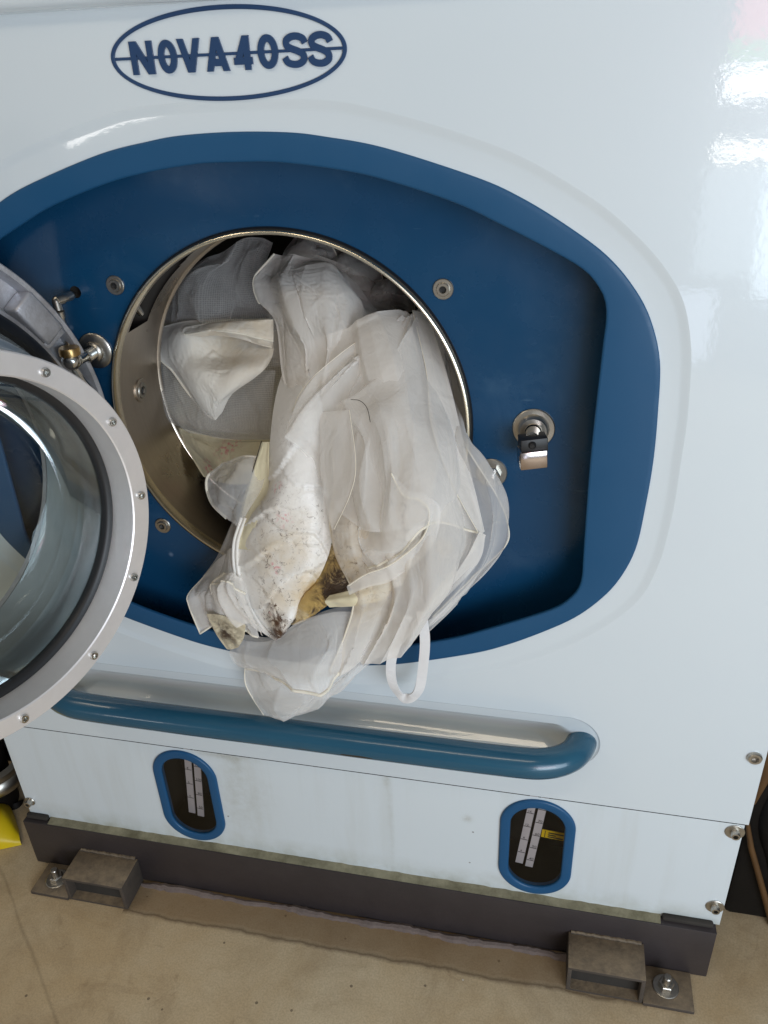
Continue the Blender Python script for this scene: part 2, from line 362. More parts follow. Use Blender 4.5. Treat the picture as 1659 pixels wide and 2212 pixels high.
def px_spots(nt, p, spots):                  # stains at places on the cloth: list of (x, y, z, radius, weight)
    tot = None
    for (x, y, z, r, w) in spots:
        d = N(nt, 'ShaderNodeVectorMath', operation='DISTANCE'); nt.links.new(p, d.inputs[0]); d.inputs[1].default_value = (x, y, z)
        f = mathn(nt, 'MULTIPLY', mathn(nt, 'SUBTRACT', 1.0, mathn(nt, 'MULTIPLY', d.outputs['Value'], 1/r), clamp=True), w)
        tot = f if tot is None else mathn(nt, 'MAXIMUM', tot, f)
    return tot
def cloth(name, col, opacity, facing, rough=0.55, sheen=0.2, trans=0.35, yellow=(), dark=(), pink=(), soak=(), speck=0.0, weave=0.0, satin=False, dsc=85):
    m, nt, bs = newmat(name); out = nt.nodes['Material Output']; p = geo(nt)
    c = mixc(nt, noise(nt, 14, 5, 0.6, p), tuple(x*0.93 for x in col), tuple(min(1, x*1.04) for x in col))
    if yellow:
        f = mathn(nt, 'MULTIPLY', px_spots(nt, p, yellow), ramp(nt, noise(nt, 26, 6, 0.65, p, 0.5), [(0.28, 0.15), (0.6, 1.0)]))
        c = mixc(nt, mathn(nt, 'MULTIPLY', f, 1.7, clamp=True), c, (0.60, 0.40, 0.13))
    if pink:
        f = mathn(nt, 'MULTIPLY', px_spots(nt, p, pink), ramp(nt, noise(nt, 160, 4, 0.6, p), [(0.5, 0.0), (0.62, 1.0)]))
        c = mixc(nt, mathn(nt, 'MULTIPLY', f, 2.0, clamp=True), c, (0.72, 0.16, 0.20))
    if dark:
        f = mathn(nt, 'MULTIPLY', px_spots(nt, p, dark), ramp(nt, noise(nt, dsc, 7, 0.75, p, 1.0), [(0.55, 0.0), (0.64, 1.0)] if dsc > 50 else [(0.40, 0.0), (0.58, 1.0)]))
        c = mixc(nt, mathn(nt, 'MULTIPLY', f, 2.2, clamp=True), c, (0.085, 0.036, 0.016) if dsc > 50 else (0.055, 0.026, 0.009))
    if soak:
        f = mathn(nt, 'MULTIPLY', px_spots(nt, p, soak), ramp(nt, noise(nt, 42, 6, 0.7, p, 1.2), [(0.40, 0.0), (0.56, 1.0)]))
        c = mixc(nt, mathn(nt, 'MULTIPLY', f, 1.8, clamp=True), c, (0.075, 0.032, 0.012))
    if speck:
        f = ramp(nt, noise(nt, 95, 7, 0.8, p, 1.5), [(0.655, 0.0), (0.70, 1.0)])
        c = mixc(nt, mathn(nt, 'MULTIPLY', f, speck), c, (0.16, 0.09, 0.06))
    nt.links.new(c, bs.inputs['Base Color']); bs.inputs['Roughness'].default_value = rough
    bs.inputs['Sheen Weight'].default_value = sheen; bs.inputs['Specular IOR Level'].default_value = 0.55 if satin else 0.25
    b1 = N(nt, 'ShaderNodeBump'); b1.inputs['Strength'].default_value = 0.35 if satin else 0.45; b1.inputs['Distance'].default_value = 0.004
    mpw = N(nt, 'ShaderNodeMapping'); mpw.inputs['Scale'].default_value = (1.0, 1.0, 1.9 if satin else 0.55); nt.links.new(p, mpw.inputs['Vector'])
    nt.links.new(noise(nt, 38, 5, 0.55, mpw.outputs[0], 1.4), b1.inputs['Height'])
    b2 = N(nt, 'ShaderNodeBump'); b2.inputs['Strength'].default_value = 0.15; b2.inputs['Distance'].default_value = 0.0008
    nt.links.new(noise(nt, 600, 2, 0.5, p), b2.inputs['Height']); nt.links.new(b1.outputs[0], b2.inputs['Normal']); nt.links.new(b2.outputs[0], bs.inputs['Normal'])
    tl = N(nt, 'ShaderNodeBsdfTranslucent'); nt.links.new(c, tl.inputs[0])
    mx = N(nt, 'ShaderNodeMixShader'); mx.inputs[0].default_value = trans
    nt.links.new(bs.outputs[0], mx.inputs[1]); nt.links.new(tl.outputs[0], mx.inputs[2]); last = mx.outputs[0]
    if opacity < 1:
        tr = N(nt, 'ShaderNodeBsdfTransparent'); lw = N(nt, 'ShaderNodeLayerWeight'); lw.inputs[0].default_value = 0.35
        fac = mathn(nt, 'ADD', opacity, mathn(nt, 'MULTIPLY', lw.outputs['Facing'], facing), clamp=True)
        if weave:                              # open net: round holes between threads
            uv = N(nt, 'ShaderNodeUVMap').outputs[0]
            vo = N(nt, 'ShaderNodeTexVoronoi'); vo.inputs['Scale'].default_value = weave; vo.inputs['Randomness'].default_value = 0.15; nt.links.new(uv, vo.inputs['Vector'])
            fac = mathn(nt, 'MULTIPLY', fac, ramp(nt, vo.outputs['Distance'], [(0.25, 0.75), (0.55, 1.2)]))
        m2 = N(nt, 'ShaderNodeMixShader'); nt.links.new(fac, m2.inputs[0]); nt.links.new(tr.outputs[0], m2.inputs[1]); nt.links.new(last, m2.inputs[2]); last = m2.outputs[0]
    nt.links.new(last, out.inputs['Surface']); return m
def spot(px, py, Y, r, w): return (*PY(px, py, Y), r, w)

# ------------------------------------------------------------------ floor
fl = mo('floor', [(-6, -6, 0), (6, -6, 0), (6, 6, 0), (-6, 6, 0)], [(0, 1, 2, 3)], M['floor'], flat=True)
tag(fl, 'tan worn concrete floor with brown grime stains', 'floor', kind='structure')
random.seed(4); rng = np.random.default_rng(7)
gx = np.linspace(-0.35, 0.56, 120)
gp = [np.array([x, -0.021-0.0015*math.sin(x*31)-0.003*rng.random(), 0.001]) for x in gx]
g_o = mo('grout_bead', *tube(gp, 0.0035+0.005*np.interp(gx, np.linspace(-0.35, 0.56, 30), rng.random(30)), 8), M['grout'], fl)

# ------------------------------------------------------------------ machine
machine = tag(empty('dry_cleaning_machine'), 'white and blue dry cleaning machine with round loading door open, on concrete floor', 'machine')
XL, XR, XRU = -0.567, 0.662, 0.667
ZS, ZT, ZB = 0.350, 1.397, 0.119
CZ = 0.920                                    # middle of the blue oval and of the mouth
MX, MZ, PD = 0.0, 0.919, 0.070                # mouth centre, depth of the blue panel
OUT_Q = [(0, .359), (.06, .357), (.1, .352), (.163, .340), (.259, .310), (.307, .289), (.355, .261), (.396, .232), (.426, .2), (.447, .166), (.462, .12), (.467, .06), (.469, 0)]
IN_Q = [(0, .329), (.047, .328), (.11, .320), (.162, .309), (.235, .286), (.284, .264), (.343, .235), (.374, .217), (.39, .2), (.398, .185), (.401, .165), (.400, .13), (.398, 0)]
LN_Q = [(0, .389), (.103, .386), (.165, .374), (.245, .351), (.31, .326), (.374, .29), (.411, .263), (.449, .227), (.477, .187), (.491, .14), (.496, .1), (.499, .05), (.499, 0)]
TH = np.linspace(0, 2*math.pi, 320, endpoint=False)
def outline(q, off=0.0):
    q = np.array(q)[::-1]
    full = np.vstack([q, (q*[-1, 1])[::-1][1:], (q*[-1, -1])[1:], (q*[1, -1])[::-1][1:-1]])
    d = cr(full, 2400, True); a = np.unwrap(np.arctan2(d[:, 1], d[:, 0])); r = np.hypot(d[:, 0], d[:, 1])
    a = np.concatenate([a-2*math.pi, a, a+2*math.pi]); r = np.tile(r, 3); k = np.argsort(a)
    P = np.stack([np.cos(TH), np.sin(TH)], 1)*np.interp(TH, a[k], r[k])[:, None]
    if off:
        T = np.roll(P, -1, 0)-np.roll(P, 1, 0); T /= np.linalg.norm(T, axis=1)[:, None]
        P = P+np.stack([-T[:, 1], T[:, 0]], 1)*off      # positive = inwards
    return P+[0, CZ]
def up(P2, Y): return np.stack([P2[:, 0], np.full(len(P2), Y), P2[:, 1]], 1)
def stad(cx, cz, w, h, n=96):
    t = np.linspace(0, 2*math.pi, n, endpoint=False)+math.pi/n
    return np.stack([cx+w*np.cos(t), cz+w*np.sin(t)+np.sign(np.sin(t))*(h-w)], 1)
def hstad(cx, cz, w, h, n=128):
    t = np.linspace(0, 2*math.pi, n, endpoint=False)+math.pi/n
    return np.stack([cx+h*np.cos(t)+np.sign(np.cos(t))*(w-h), cz+h*np.sin(t)], 1)
def rect(x0, x1, z0, z1, n=24):
    P = []
    for (a, b) in (((x0, z0), (x1, z0)), ((x1, z0), (x1, z1)), ((x1, z1), (x0, z1)), ((x0, z1), (x0, z0))):
        for i in range(n): P.append((a[0]+(b[0]-a[0])*i/n, a[1]+(b[1]-a[1])*i/n))
    return P
HZ = 0.468                                    # height of the handle
HC = hstad(0, HZ, 0.448, 0.048)               # pressed field around the handle
HP = hstad(0, HZ, 0.432, 0.031)
ring_ln = outline(LN_Q)
fas = plate([rect(XL, XRU, ZS, ZT), ring_ln, HC], 0.0)
emboss = loft([up(ring_ln, 0.0), up(outline(LN_Q, 0.004), 0.0008), up(outline(LN_Q, 0.008), 0.0022), up(outline(LN_Q, 0.012), 0.0028), up(outline(OUT_Q), 0.0028)])
hrings = [up(HC, 0.0), up(hstad(0, HZ, 0.446, 0.046), 0.0018), up(hstad(0, HZ, 0.4445, 0.0445), 0.0024)]
for k in range(0, 9):                          # finger scoop behind the handle
    f = k/8; hrings.append(up(hstad(0, HZ, 0.412-0.060*f**1.5, 0.031-0.025*f**1.3), 0.0026+0.022*(1-math.cos(f*math.pi))/2))
scoop = loft(hrings, True, False, True)
mo('front_panel', *merge([fas, emboss, scoop]), M['white'], machine, 40)
# edge folds of the front panel (returns into the cabinet)
mo('side_panel', *box(XL+0.006, XL+0.008, 0.006, 0.95, ZB+0.02, ZT, 0), M['white_low'], machine, flat=True)
mo('side_panel', *box(XR-0.008, XR-0.006, 0.006, 0.95, ZB+0.02, ZT, 0), M['white_low'], machine, flat=True)
mo('rear_panel', *box(XL+0.006, XR-0.006, 0.94, 0.95, ZB, 1.80, 0), M['white_low'], machine, flat=True)  # unseen back and top, added to stop light leaking into the cabinet
mo('top_panel', *box(XL-0.004, XRU+0.004, 0.002, 0.95, 1.80, 1.81, 0), M['white_low'], machine, flat=True)
mo('shade_wall', *box(XL+0.0085, XL+0.011, 0.006, 0.94, ZB, 1.80, 0), M['dark'], machine, flat=True)  # unseen dark liners added to darken the oval recess
mo('shade_wall', *box(XR-0.012, XR-0.0085, 0.006, 0.94, ZB, 1.80, 0), M['dark'], machine, flat=True)
mo('shade_floor', *box(XL+0.012, XR-0.013, 0.01, 0.94, ZS+.004, ZS+.006, 0), M['dark'], machine, flat=True)
# upper cover: overhangs with a rolled lower edge
hp = [(-0.0205, 1.80), (-0.0205, ZT+0.012)]
hp += [(-0.0205+0.012*(1-math.cos(a)), ZT+0.012-0.012*math.sin(a)) for a in np.linspace(0.2, math.pi/2, 6)] + [(0.004, ZT)]
hood = loft([np.array([[x, y, z] for y, z in hp]) for x in (XL-0.004, XRU+0.004)], False)
mo('upper_cover', *hood, M['white'], machine, 50)
# lower cover with two window holes
GA = ((-0.224, 0.236), (0.369, 0.236)); GW, GH = 0.0583, 0.1087
mo('lower_cover', *plate([rect(XL, XR, ZB, ZS-0.0009, 40)]+[stad(x, z, GW-0.008, GH-0.008) for x, z in GA], -0.0006), M['white_low'], machine, flat=True)
# blue oval trim and its rolled inner edge
trim = [(OUT_Q, 0.0, 0.0030), (OUT_Q, 0.0004, 0.0008), (OUT_Q, 0.0012, 0.0003), (OUT_Q, 0.006, 0.0002), (IN_Q, -0.003, 0.0002), (IN_Q, -0.0008, 0.0008), (IN_Q, 0.0, 0.002), (IN_Q, 0.0, 0.005)]
mo('oval_trim', *loft([up(outline(q, o), y) for q, o, y in trim]), M['blue_trim'], machine, 60)
# deep blue panel behind the oval opening
tt = np.linspace(0, 2*math.pi, 144, endpoint=False)
def circ2(r, cx=MX, cz=MZ): return np.stack([cx+r*np.cos(tt), cz+r*np.sin(tt)], 1)
hole = PY(163, 631, PD)
hh = [(hole[0]+0.008*math.cos(a), hole[2]+0.008*math.sin(a)) for a in np.linspace(0, 2*math.pi, 20, endpoint=False)]
mo('recessed_panel', *plate([rect(-0.55, 0.65, 0.40, 1.385), circ2(0.2505), hh], PD), M['blue_panel'], machine, flat=True)
cp = mo('hole_cup', *lathe([(0.0082, 0), (0.0082, 0.05), (0, 0.05)], (hole[0], PD+0.0005, hole[2]), AY, AX, AZ, 20), M['dark'], machine)
# mouth: gasket, steel lip, throat, drum
mo('mouth_gasket', *lathe([(.2522, .001), (.2519, -.004), (.2505, -.006), (.2490, -.0055), (.2485, .004)], (MX, PD, MZ), AY, AX, AZ, 160), M['black'], machine)
mo('mouth_lip', *lathe([(.2492, .0), (.2490, -.009), (.2480, -.0105), (.2452, -.0105), (.2438, -.008), (.2434, .004)], (MX, PD, MZ), AY, AX, AZ, 160), M['lip'], machine, 60)
nT, tv = 180, np.linspace(0, 2*math.pi, 180, endpoint=False)
prof = [(.2434, .074)]+[(.2434, y) for y in np.linspace(.080, .176, 13)]+[(.2434, .182), (.2420, .1865), (.2395, .188), (.2385, .1905), (.245, .196)]
V, F = lathe(prof, (MX, 0, MZ), AY, AX, AZ, nT); F2 = []
for f in F:
    c = np.mean([V[i] for i in f], axis=0); a = math.degrees(math.atan2(c[2]-MZ, c[0])) % 360
    if 113 < a < 152 and 0.081 < c[1] < 0.081+0.058*min(1, (a-113)/16.0): continue
    F2.append(f)
th_o = mo('throat', V, F2, M['steel'], machine, 40)
mo('throat_slot', *lathe([(.2440, .078), (.292, .078), (.292, .146), (.2440, .146)], (MX, 0, MZ), AY, AX, AZ, 60, a0=math.radians(106), a1=math.radians(158)), M['dark'], machine)
aa = math.radians(147)
fp = np.array([0.256*math.cos(aa), 0.112, MZ+0.256*math.sin(aa)])
mo('slot_fitting', *merge([tube([fp+[0, -.016, .016], fp+[0.001, -.004, .004], fp+[0.003, 0.006, -.010]], [.005, .006, .004], 10), tube([fp+[-.004, .006, .014], fp+[-.001, .010, -.012]], .0035, 8)]), M['chrome'], machine)
gw = [np.array([0.262*math.cos(a), 0.10+0.012*math.sin(9*a), MZ+0.262*math.sin(a)]) for a in np.linspace(math.radians(122), math.radians(151), 24)]
mo('slot_wire', *tube(gw, .004, 6), M['green'], machine)
mo('drum', *lathe([(.246, .2), (.30, .21), (.40, .24), (.42, .30), (.42, .75), (.36, .80), (0, .80)], (MX, 0, MZ), AY, AX, AZ, 64), M['drum'], machine)
def hexsock(name, loc, parent, r=.0105, washer=0.0, h=.006, mat='zinc', ax=-AY, e1=AX, e2=AZ, wm='zinc'):
    """socket screw with a dished head; ax points out of the sheet"""
    parts = [lathe([(r, -.0015), (r, h*.55), (r*.86, h), (r*.52, h), (r*.48, h*.25), (0, h*.25)], loc, ax, e1, e2, 24)]
    hs = lathe([(r*.515, h*1.001), (r*.47, h*.3)], loc, ax, e1, e2, 6)
    o = mo(name, *merge(parts+[hs]), M[mat], parent, 40)
    if washer:
        mo('socket', *lathe([(r*.46, h*.42), (0, h*.42)], loc, ax, e1, e2, 6), M['black'], o)  # black disc added for the shade inside the screw head
        w = mo('washer', *lathe([(washer, -.001), (washer, .0016), (washer*.94, .0024), (r*.8, .0024)], loc, ax, e1, e2, 32), M[wm], o)
    return o
for x, z in ((-.214, .1795), (.214, .1795), (-.214, -.1795), (.214, -.1795)):
    hexsock('panel_screw', np.array([x, PD, CZ-.0005+z]), machine, .0085, .0125, .005, 'zinc')
# bolt in the throat wall
ta = math.radians(177); tl = np.array([.2430*math.cos(ta), .130, MZ+.2430*math.sin(ta)])
hexsock('throat_bolt', tl, machine, .0125, .0175, .004, 'zinc', ax=np.array([-math.cos(ta), 0, -math.sin(ta)]), e1=AY, e2=np.array([math.sin(ta), 0, -math.cos(ta)]), wm='steel')
# bolts on the white covers
for px, py, w in ((1630, 1636, 0), (1587, 1796, .0140), (1544, 1957, .0140), (66, 1730, 0.010)):
    q = PY(px, py, 0)
    hexsock('cover_bolt', q+[0, 0.0, 0], machine, .0070 if w else .0100, w, .011 if w else .005, 'zinc')
# ---- door catch and adjusting bolt on the blue panel
q = PY(1153, 925, PD)
catch = mo('catch_plate', *lathe([(.0265, -.001), (.0265, .002), (.0255, .003), (.020, .003), (.0195, .0045), (.017, .010), (.0165, .011), (.011, .011), (.0105, .013)], q, -AY, AX, AZ, 48), M['zinc'], machine, 40)
catch['label'] = 'round steel door catch with square block'
mo('stud', *lathe([(.0095, .004), (.0095, .036), (.008, .038), (0, .038)], q, -AY, AX, AZ, 24), M['chrome'], catch)
Rz = Matrix.Rotation(math.radians(-7), 4, 'Y')
def loc_box(o, dx, dy, dz, b, rot): return xf(box(-dx, dx, -dy, dy, -dz, dz, b), np.array(Matrix.Translation(Vector(o)) @ rot))
r2 = np.array(Matrix.Rotation(math.radians(-4), 4, 'Y') @ Matrix.Rotation(math.radians(12), 4, 'Z'))
bl = q+[0.001, -.036, -.004]
R3 = Matrix.Rotation(math.radians(-4), 4, 'Y') @ Matrix.Rotation(math.radians(14), 4, 'Z')
mo('catch_arm', *loc_box(bl+[0, -.002, .001], .0165, .011, .009, .0012, R3), M['black'], catch)
mo('catch_pin', *lathe([(.0045, 0), (.0045, .004), (.003, .006), (0, .006)], bl+[0, -.012, .003], -AY, AX, AZ, 14), M['black'], catch)
mo('catch_block', *loc_box(bl+[0, -.0045, -.0165], .0165, .0125, .0115, .0010, R3), M['lamp_steel'], catch)
q = PY(1062, 1021, PD)
ab = mo('adjusting_bolt', *lathe([(.0205, -.001), (.0205, .0016), (.0195, .0026), (.006, .0026)], q, -AY, AX, AZ, 48), M['zinc'], machine, 40)
mo('nut', *merge([lathe([(.0125, .002), (.0125, .009), (.0115, .0105), (.0065, .0105), (.0062, .006)], q, -AY, AX, AZ, 6)]), M['chrome'], ab, 25)
mo('bolt_end', *lathe([(.0062, .002), (.0062, .026), (.0045, .028), (0, .028)], q, -AY, AX, AZ, 18), M['chrome'], ab)
# ---- emblem
emb = empty('emblem', (0.0025, 0, 1.351), machine)
def oval(a, b, y): return np.stack([a*np.cos(TH), np.full(len(TH), y), b*np.sin(TH)], 1)
EA, EB, ET = 0.1275, 0.0425, 0.0042
mo('oval_ring', *loft([oval(EA, EB, 0.0), oval(EA, EB, -.0016), oval(EA-.0006, EB-.0006, -.0022), oval(EA-ET+.0006, EB-ET+.0006, -.0022), oval(EA-ET, EB-ET, -.0016), oval(EA-ET, EB-ET, 0)]), M['navy'], emb, 40)
mo('bar', *box(-EA+ET*.6, EA-ET*.6, -.0018, .0004, -.0014, .0014, .0003), M['navy'], emb, flat=True)
xs0 = [(555, 660), (683, 768), (775, 880), (897, 1003), (1025, 1108), (1133, 1222), (1245, 1345), (1355, 1452)]
def stroke(P, t, closed=False, y=-.0026):
    """flat raised stroke of width t along a path in the x-z plane"""
    P = np.asarray(P, float); n = len(P)
    if closed: T = np.roll(P, -1, 0)-np.roll(P, 1, 0)
    else: T = np.gradient(P, axis=0)
    T /= np.linalg.norm(T, axis=1)[:, None]; Nn = np.stack([-T[:, 1], T[:, 0]], 1)
    L, R = P+Nn*t/2, P-Nn*t/2
    rings = [np.array([[l[0], .0006, l[1]], [l[0], y, l[1]], [r[0], y, r[1]], [r[0], .0006, r[1]]]) for l, r in zip(L, R)]
    if closed: rings.append(rings[0])
    return loft(rings, True, not closed, not closed)
LH, LT = .0305, .0066
def letter(ch, x0, x1):
    w = x1-x0; q = lambda u, v: (x0+u*w, (v-.5)*LH); k = LT/2/w; kz = LT/2/LH; out = []
    def seg(*pts, dy=0): out.append(stroke([q(*p) for p in pts], LT, y=-.0026-dy))
    def dia(p, r, dy=0):                     # slanted stroke cut level at both ends
        (xa, za), (xb, zb) = q(*p), q(*r); hw = LT/2*math.hypot(xb-xa, zb-za)/abs(zb-za); y = -.0026-dy
        c_ = [(xa-hw, za), (xa+hw, za), (xb+hw, zb), (xb-hw, zb)]
        out.append(loft([np.array([[x, .0006, z] for x, z in c_]), np.array([[x, y, z] for x, z in c_])], True, True, True))
    if ch == 'N':
        seg((k, 0), (k, 1)); seg((1-k, 0), (1-k, 1), dy=.0001); dia((k*1.2, 1), (1-k*1.2, 0), dy=.0002)
    elif ch in 'O0':
        t = np.linspace(0, 2*math.pi, 60, endpoint=False)
        out.append(stroke([q(.5+(.5-k)*math.cos(a), .5+(.5-kz)*math.sin(a)) for a in t], LT, True))
    elif ch == 'V':
        dia((k*1.1, 1), (.5-k*.1, .0)); dia((1-k*1.1, 1), (.5+k*.1, .0), dy=.0001)
    elif ch == 'A':
        dia((k*1.1, 0), (.5-k*.1, 1)); dia((1-k*1.1, 0), (.5+k*.1, 1), dy=.0001); seg((.22, .26), (.78, .26), dy=.0002)
    elif ch == '4':
        seg((.72, 0), (.72, 1)); dia((.72, 1), (k*1.2, .24), dy=.0001); seg((0, .27), (1, .27), dy=.0002)
    else:
        S_ = [(.95, .70), (.86, .83), (.62, .90), (.36, .885), (.16, .79), (.17, .64), (.36, .555), (.62, .48), (.84, .38), (.86, .22), (.66, .115), (.40, .105), (.16, .17), (.05, .31)]
        out.append(stroke(cr([q(*p) for p in S_], 60), LT*.96))
    return merge(out)
for ch, (a, b) in zip('NOVA40SS', xs0):
    mo('letter', *letter(ch, (a-1003.5)/897*0.2165+.0038, (b-1003.5)/897*0.2165+.0038), M['navy'], emb, flat=True)
# ---- handle
hpath = cr([(-.424, .034, HZ), (-.421, .0, HZ), (-.405, -.028, HZ), (-.372, -.046, HZ), (-.32, -.051, HZ), (-.16, -.052, HZ), (0, -.052, HZ), (.16, -.052, HZ), (.32, -.051, HZ), (.372, -.046, HZ), (.405, -.028, HZ), (.421, .0, HZ), (.424, .034, HZ)], 140)
mo('handle', *tube(hpath, .0215, 28), M['handle'], machine, 180)
# ---- level gauges
def digits(txt, size):
    cu = bpy.data.curves.new('t', 'FONT'); cu.body = txt; cu.size = size; cu.align_x = 'CENTER'; cu.align_y = 'CENTER'; cu.resolution_u = 2
    tmp = bpy.data.objects.new('tmp', cu); COL.objects.link(tmp)
    me = bpy.data.meshes.new_from_object(tmp.evaluated_get(bpy.context.evaluated_depsgraph_get())); bpy.data.objects.remove(tmp)
    V = np.array([(v.co[0], 0, v.co[1]) for v in me.vertices]); F = [tuple(p.vertices) for p in me.polygons]; bpy.data.meshes.remove(me)
    return V, F
for gi, (gx_, gz_) in enumerate(GA):
    g = empty('level_gauge', (gx_, -0.0008, gz_), machine)
    st = lambda o, y: up(stad(0, 0, GW-o, GH-o), y)
    mo('gauge_trim', *loft([st(0, 0), st(.0002, -.0022), st(.0012, -.0038), st(.003, -.0043), st(.0135, -.0043), st(.0156, -.0036), st(.0164, -.002), st(.0165, .002), st(.0165, .006)]), M['blue_gauge'], g, 60)
    mo('pane', *plate([stad(0, 0, GW-.0160, GH-.0160)], -.0008), M['pane'], g, flat=True)
    V, F = box(-.07, .07, .012, .105, -.118, .118); F = [f for f in F if np.mean([V[i][1] for i in f]) > .013]
    mo('gauge_well', V, F, M['dark'], g, flat=True)
    cx, top, bot = (-.007, .125, -.088) if gi == 0 else (-.008, .125, -.088)
    rot = np.array(Matrix.Rotation(math.radians(6), 4, 'Y')); rot[:3, 3] = (cx, .034, 0)
    numsR = ['200', '150', '100', '80', '50'] if gi == 0 else ['90', '80', '70', '60', '50', '40']
    numsL = ['10', '8', '6', '4'] if gi == 0 else ['20', '16', '12', '8', '4']
    for sgn, nums in ((-1, numsL), (1, numsR)):
        xc = sgn*.0085
        s_o = mo('scale_strip', *xf(box(xc-.0062, xc+.0062, -.001, .001, bot-.002*sgn, top), rot), M['strip'], g, flat=True)
        zt = .075 if gi == 0 else .082; stp = (.036, .031)[gi] if sgn > 0 else (.036, .032)[gi]
        for k, tx in enumerate(nums):
            z = zt-k*stp-(.012 if sgn < 0 else 0)
            mo('scale_tick', *xf(box(xc-.0058, xc+.0058, -.0016, -.0011, z-.0004, z+.0004), rot), M['ink'], g, flat=True)
            V, F = digits(tx, .0076 if sgn > 0 else .0062); mo('scale_number', *xf((V+[xc+.0012*sgn, -.0014, z+.0038], F), rot), M['ink'], g, flat=True)
    if gi == 0:
        t_o = mo('yellow_tag', *xf(box(.0165, .045, .004, .0048, .026, .046), rot), M['label_yellow'], g, flat=True)
    else:
        rt2 = np.array(Matrix.Rotation(math.radians(4), 4, 'Y')); rt2[:3, 3] = (cx, .034, 0)
        mo('yellow_tag', *xf(box(.0165, .06, .004, .0048, -.018, .000), rt2), M['label_yellow'], g, flat=True)
        mo('tag_marks', *xf(merge([box(.0215, .0225, .0030, .0038, -.016+.004*k, -.0135+.004*k) for k in range(4)]+[box(.027, .0395+.012*(k != 1), .0030, .0038, -.0150+.0046*k, -.0133+.0046*k) for k in range(3)]), rt2), M['ink'], g, flat=True)
# ---- base frame
BX0, BX1, BY, BZ1 = -0.576, 0.657, -0.016, 0.117
V, F = box(BX0, BX1, BY, 0.70, 0.0035, BZ1, .0015); 
mo('base_beam', V, F, M['base'], machine, 30)
lv = []
xs = np.linspace(-.525, .572, 90); rg = np.random.default_rng(3)
led = [np.array([[x, BY+.0016, BZ1+.0006] for x in xs]), np.array([[x, -.006, BZ1+.0022+.0012*rg.random()] for x in xs]), np.array([[x, .0005, BZ1+.0045+.0025*rg.random()] for x in xs])]
mo('ledge_seal', *loft(led, False), M['ledge'], machine, 60)
for (a, b) in ((-.572, -.527), (.574, .652)):
    mo('notch_shade', *box(a, b, -.0095, .0008, BZ1+.0004, BZ1+.011, .004), M['dark'], machine)  # dark block; its colour stands for the shade in a cut corner
for sx, x0, x1 in ((-1, -.470, -.350), (1, .432, .552)):
    fy, zt = -.079, .063
    t_ = .0065
    parts = [box(x0, x1, fy, BY-.0005, zt-t_, zt, .0012), box(x0, x0+t_, fy, BY-.0005, .003, zt-t_+.001, .001), box(x1-t_, x1, fy, BY-.0005, .003, zt-t_+.001, .001), box(x0+t_, x1-t_, fy+.001, BY-.0005, .002, .0065)]
    ft = mo('foot', *merge(parts), M['foot'], machine, 30)
    mo('foot_fill', *box(x0+t_+.0005, x1-t_-.0005, fy+.018, BY-.001, .0066, zt-t_-.0005), M['dark'], ft, flat=True)
    pxa, pxb = (x0-.078, x0-.0005) if sx < 0 else (x1+.0005, x1+.079)
    pl = mo('anchor_plate', *box(pxa, pxb, fy-.002, BY-.0005, .001, .0085, .001), M['foot'], ft, 30)
    bx = (-.512 if sx < 0 else .590); bo = np.array([bx, -.048, .0085])
    ab = mo('anchor_bolt', *merge([lathe([(.0205, -.0005), (.0205, .0015), (.0195, .0022), (.008, .0022)], bo, AZ, AX, AY, 40), lathe([(.0125, .002), (.0125, .010), (.0112, .0115), (.0075, .0115)], bo, AZ, AX, AY, 6), lathe([(.0066, .008), (.0066, .026), (.0055, .0275), (0, .0275)], bo, AZ, AX, AY, 16)]), M['zinc'], ft, 30)
    wd = [np.array([x, fy+.010+(BY-fy-.010)*0+0.0, 0]) for x in (x0, x1)]
    ws = np.linspace(x0+.004, x1-.004, 60)
    mo('weld_bead', *tube([np.array([x, BY-.001, zt+.0008+.0006*math.sin(x*310)+.0004*math.sin(x*777)]) for x in ws], .0035, 7), M['foot'], ft)

# ---- door: standing open, turned about its left hinge
th = math.radians(110.77)
DN = np.array([math.sin(th), math.cos(th), 0.0]); DE = np.array([math.cos(th), -math.sin(th), 0.0]); DC = np.array([-0.1924, -0.3053, 0.9152])
door = empty('door', tuple(DC), machine); door['label'] = 'open round door with aluminium ring and glass'
def dl(name, prof, mat, parent=door, n=160, ang=35, **k): return mo(name, *lathe(prof, (0, 0, 0), DN, DE, AZ, n, **k), M[mat], parent, ang)
bz = dl('door_ring', [(.1995, -.030), (.2085, -.030), (.2095, -.028), (.2095, -.0012), (.2083, 0), (.1868, 0), (.1853, -.0012), (.1850, -.0365), (.1870, -.0375)], 'bezel')
for k in range(12):
    a = math.radians(k*30+5.0); er = DE*math.cos(a)+AZ*math.sin(a); et = -DE*math.sin(a)+AZ*math.cos(a)
    hexsock('ring_screw', er*.1978+DN*-.0005, door, .0052, .0, .0042, 'chrome', ax=DN, e1=er, e2=et)
dl('glass_seal', [(.1868, -.036), (.186, -.0362), (.181, -.0372), (.1775, -.0405), (.1765, -.045), (.178, -.050)], 'black', ang=60)
dl('glass', [(0, -.0455), (.1770, -.0455)], 'glass')
dl('glass_bowl', [(.1765, -.047), (.1745, -.056), (.166, -.090), (.158, -.112), (.146, -.122), (.10, -.127), (0, -.128)], 'glass', ang=60)
dl('inner_tunnel', [(.1785, -.050), (.1815, -.075), (.1835, -.078), (.188, -.105), (.1955, -.108), (.206, -.150), (.212, -.153), (.228, -.222)], 'plug', ang=30)
dl('plug_wall', [(.2035, -.031), (.2085, -.045), (.2100, -.052), (.2150, -.075), (.2200, -.082), (.2260, -.110), (.2275, -.116), (.2360, -.140)], 'plug', ang=25)
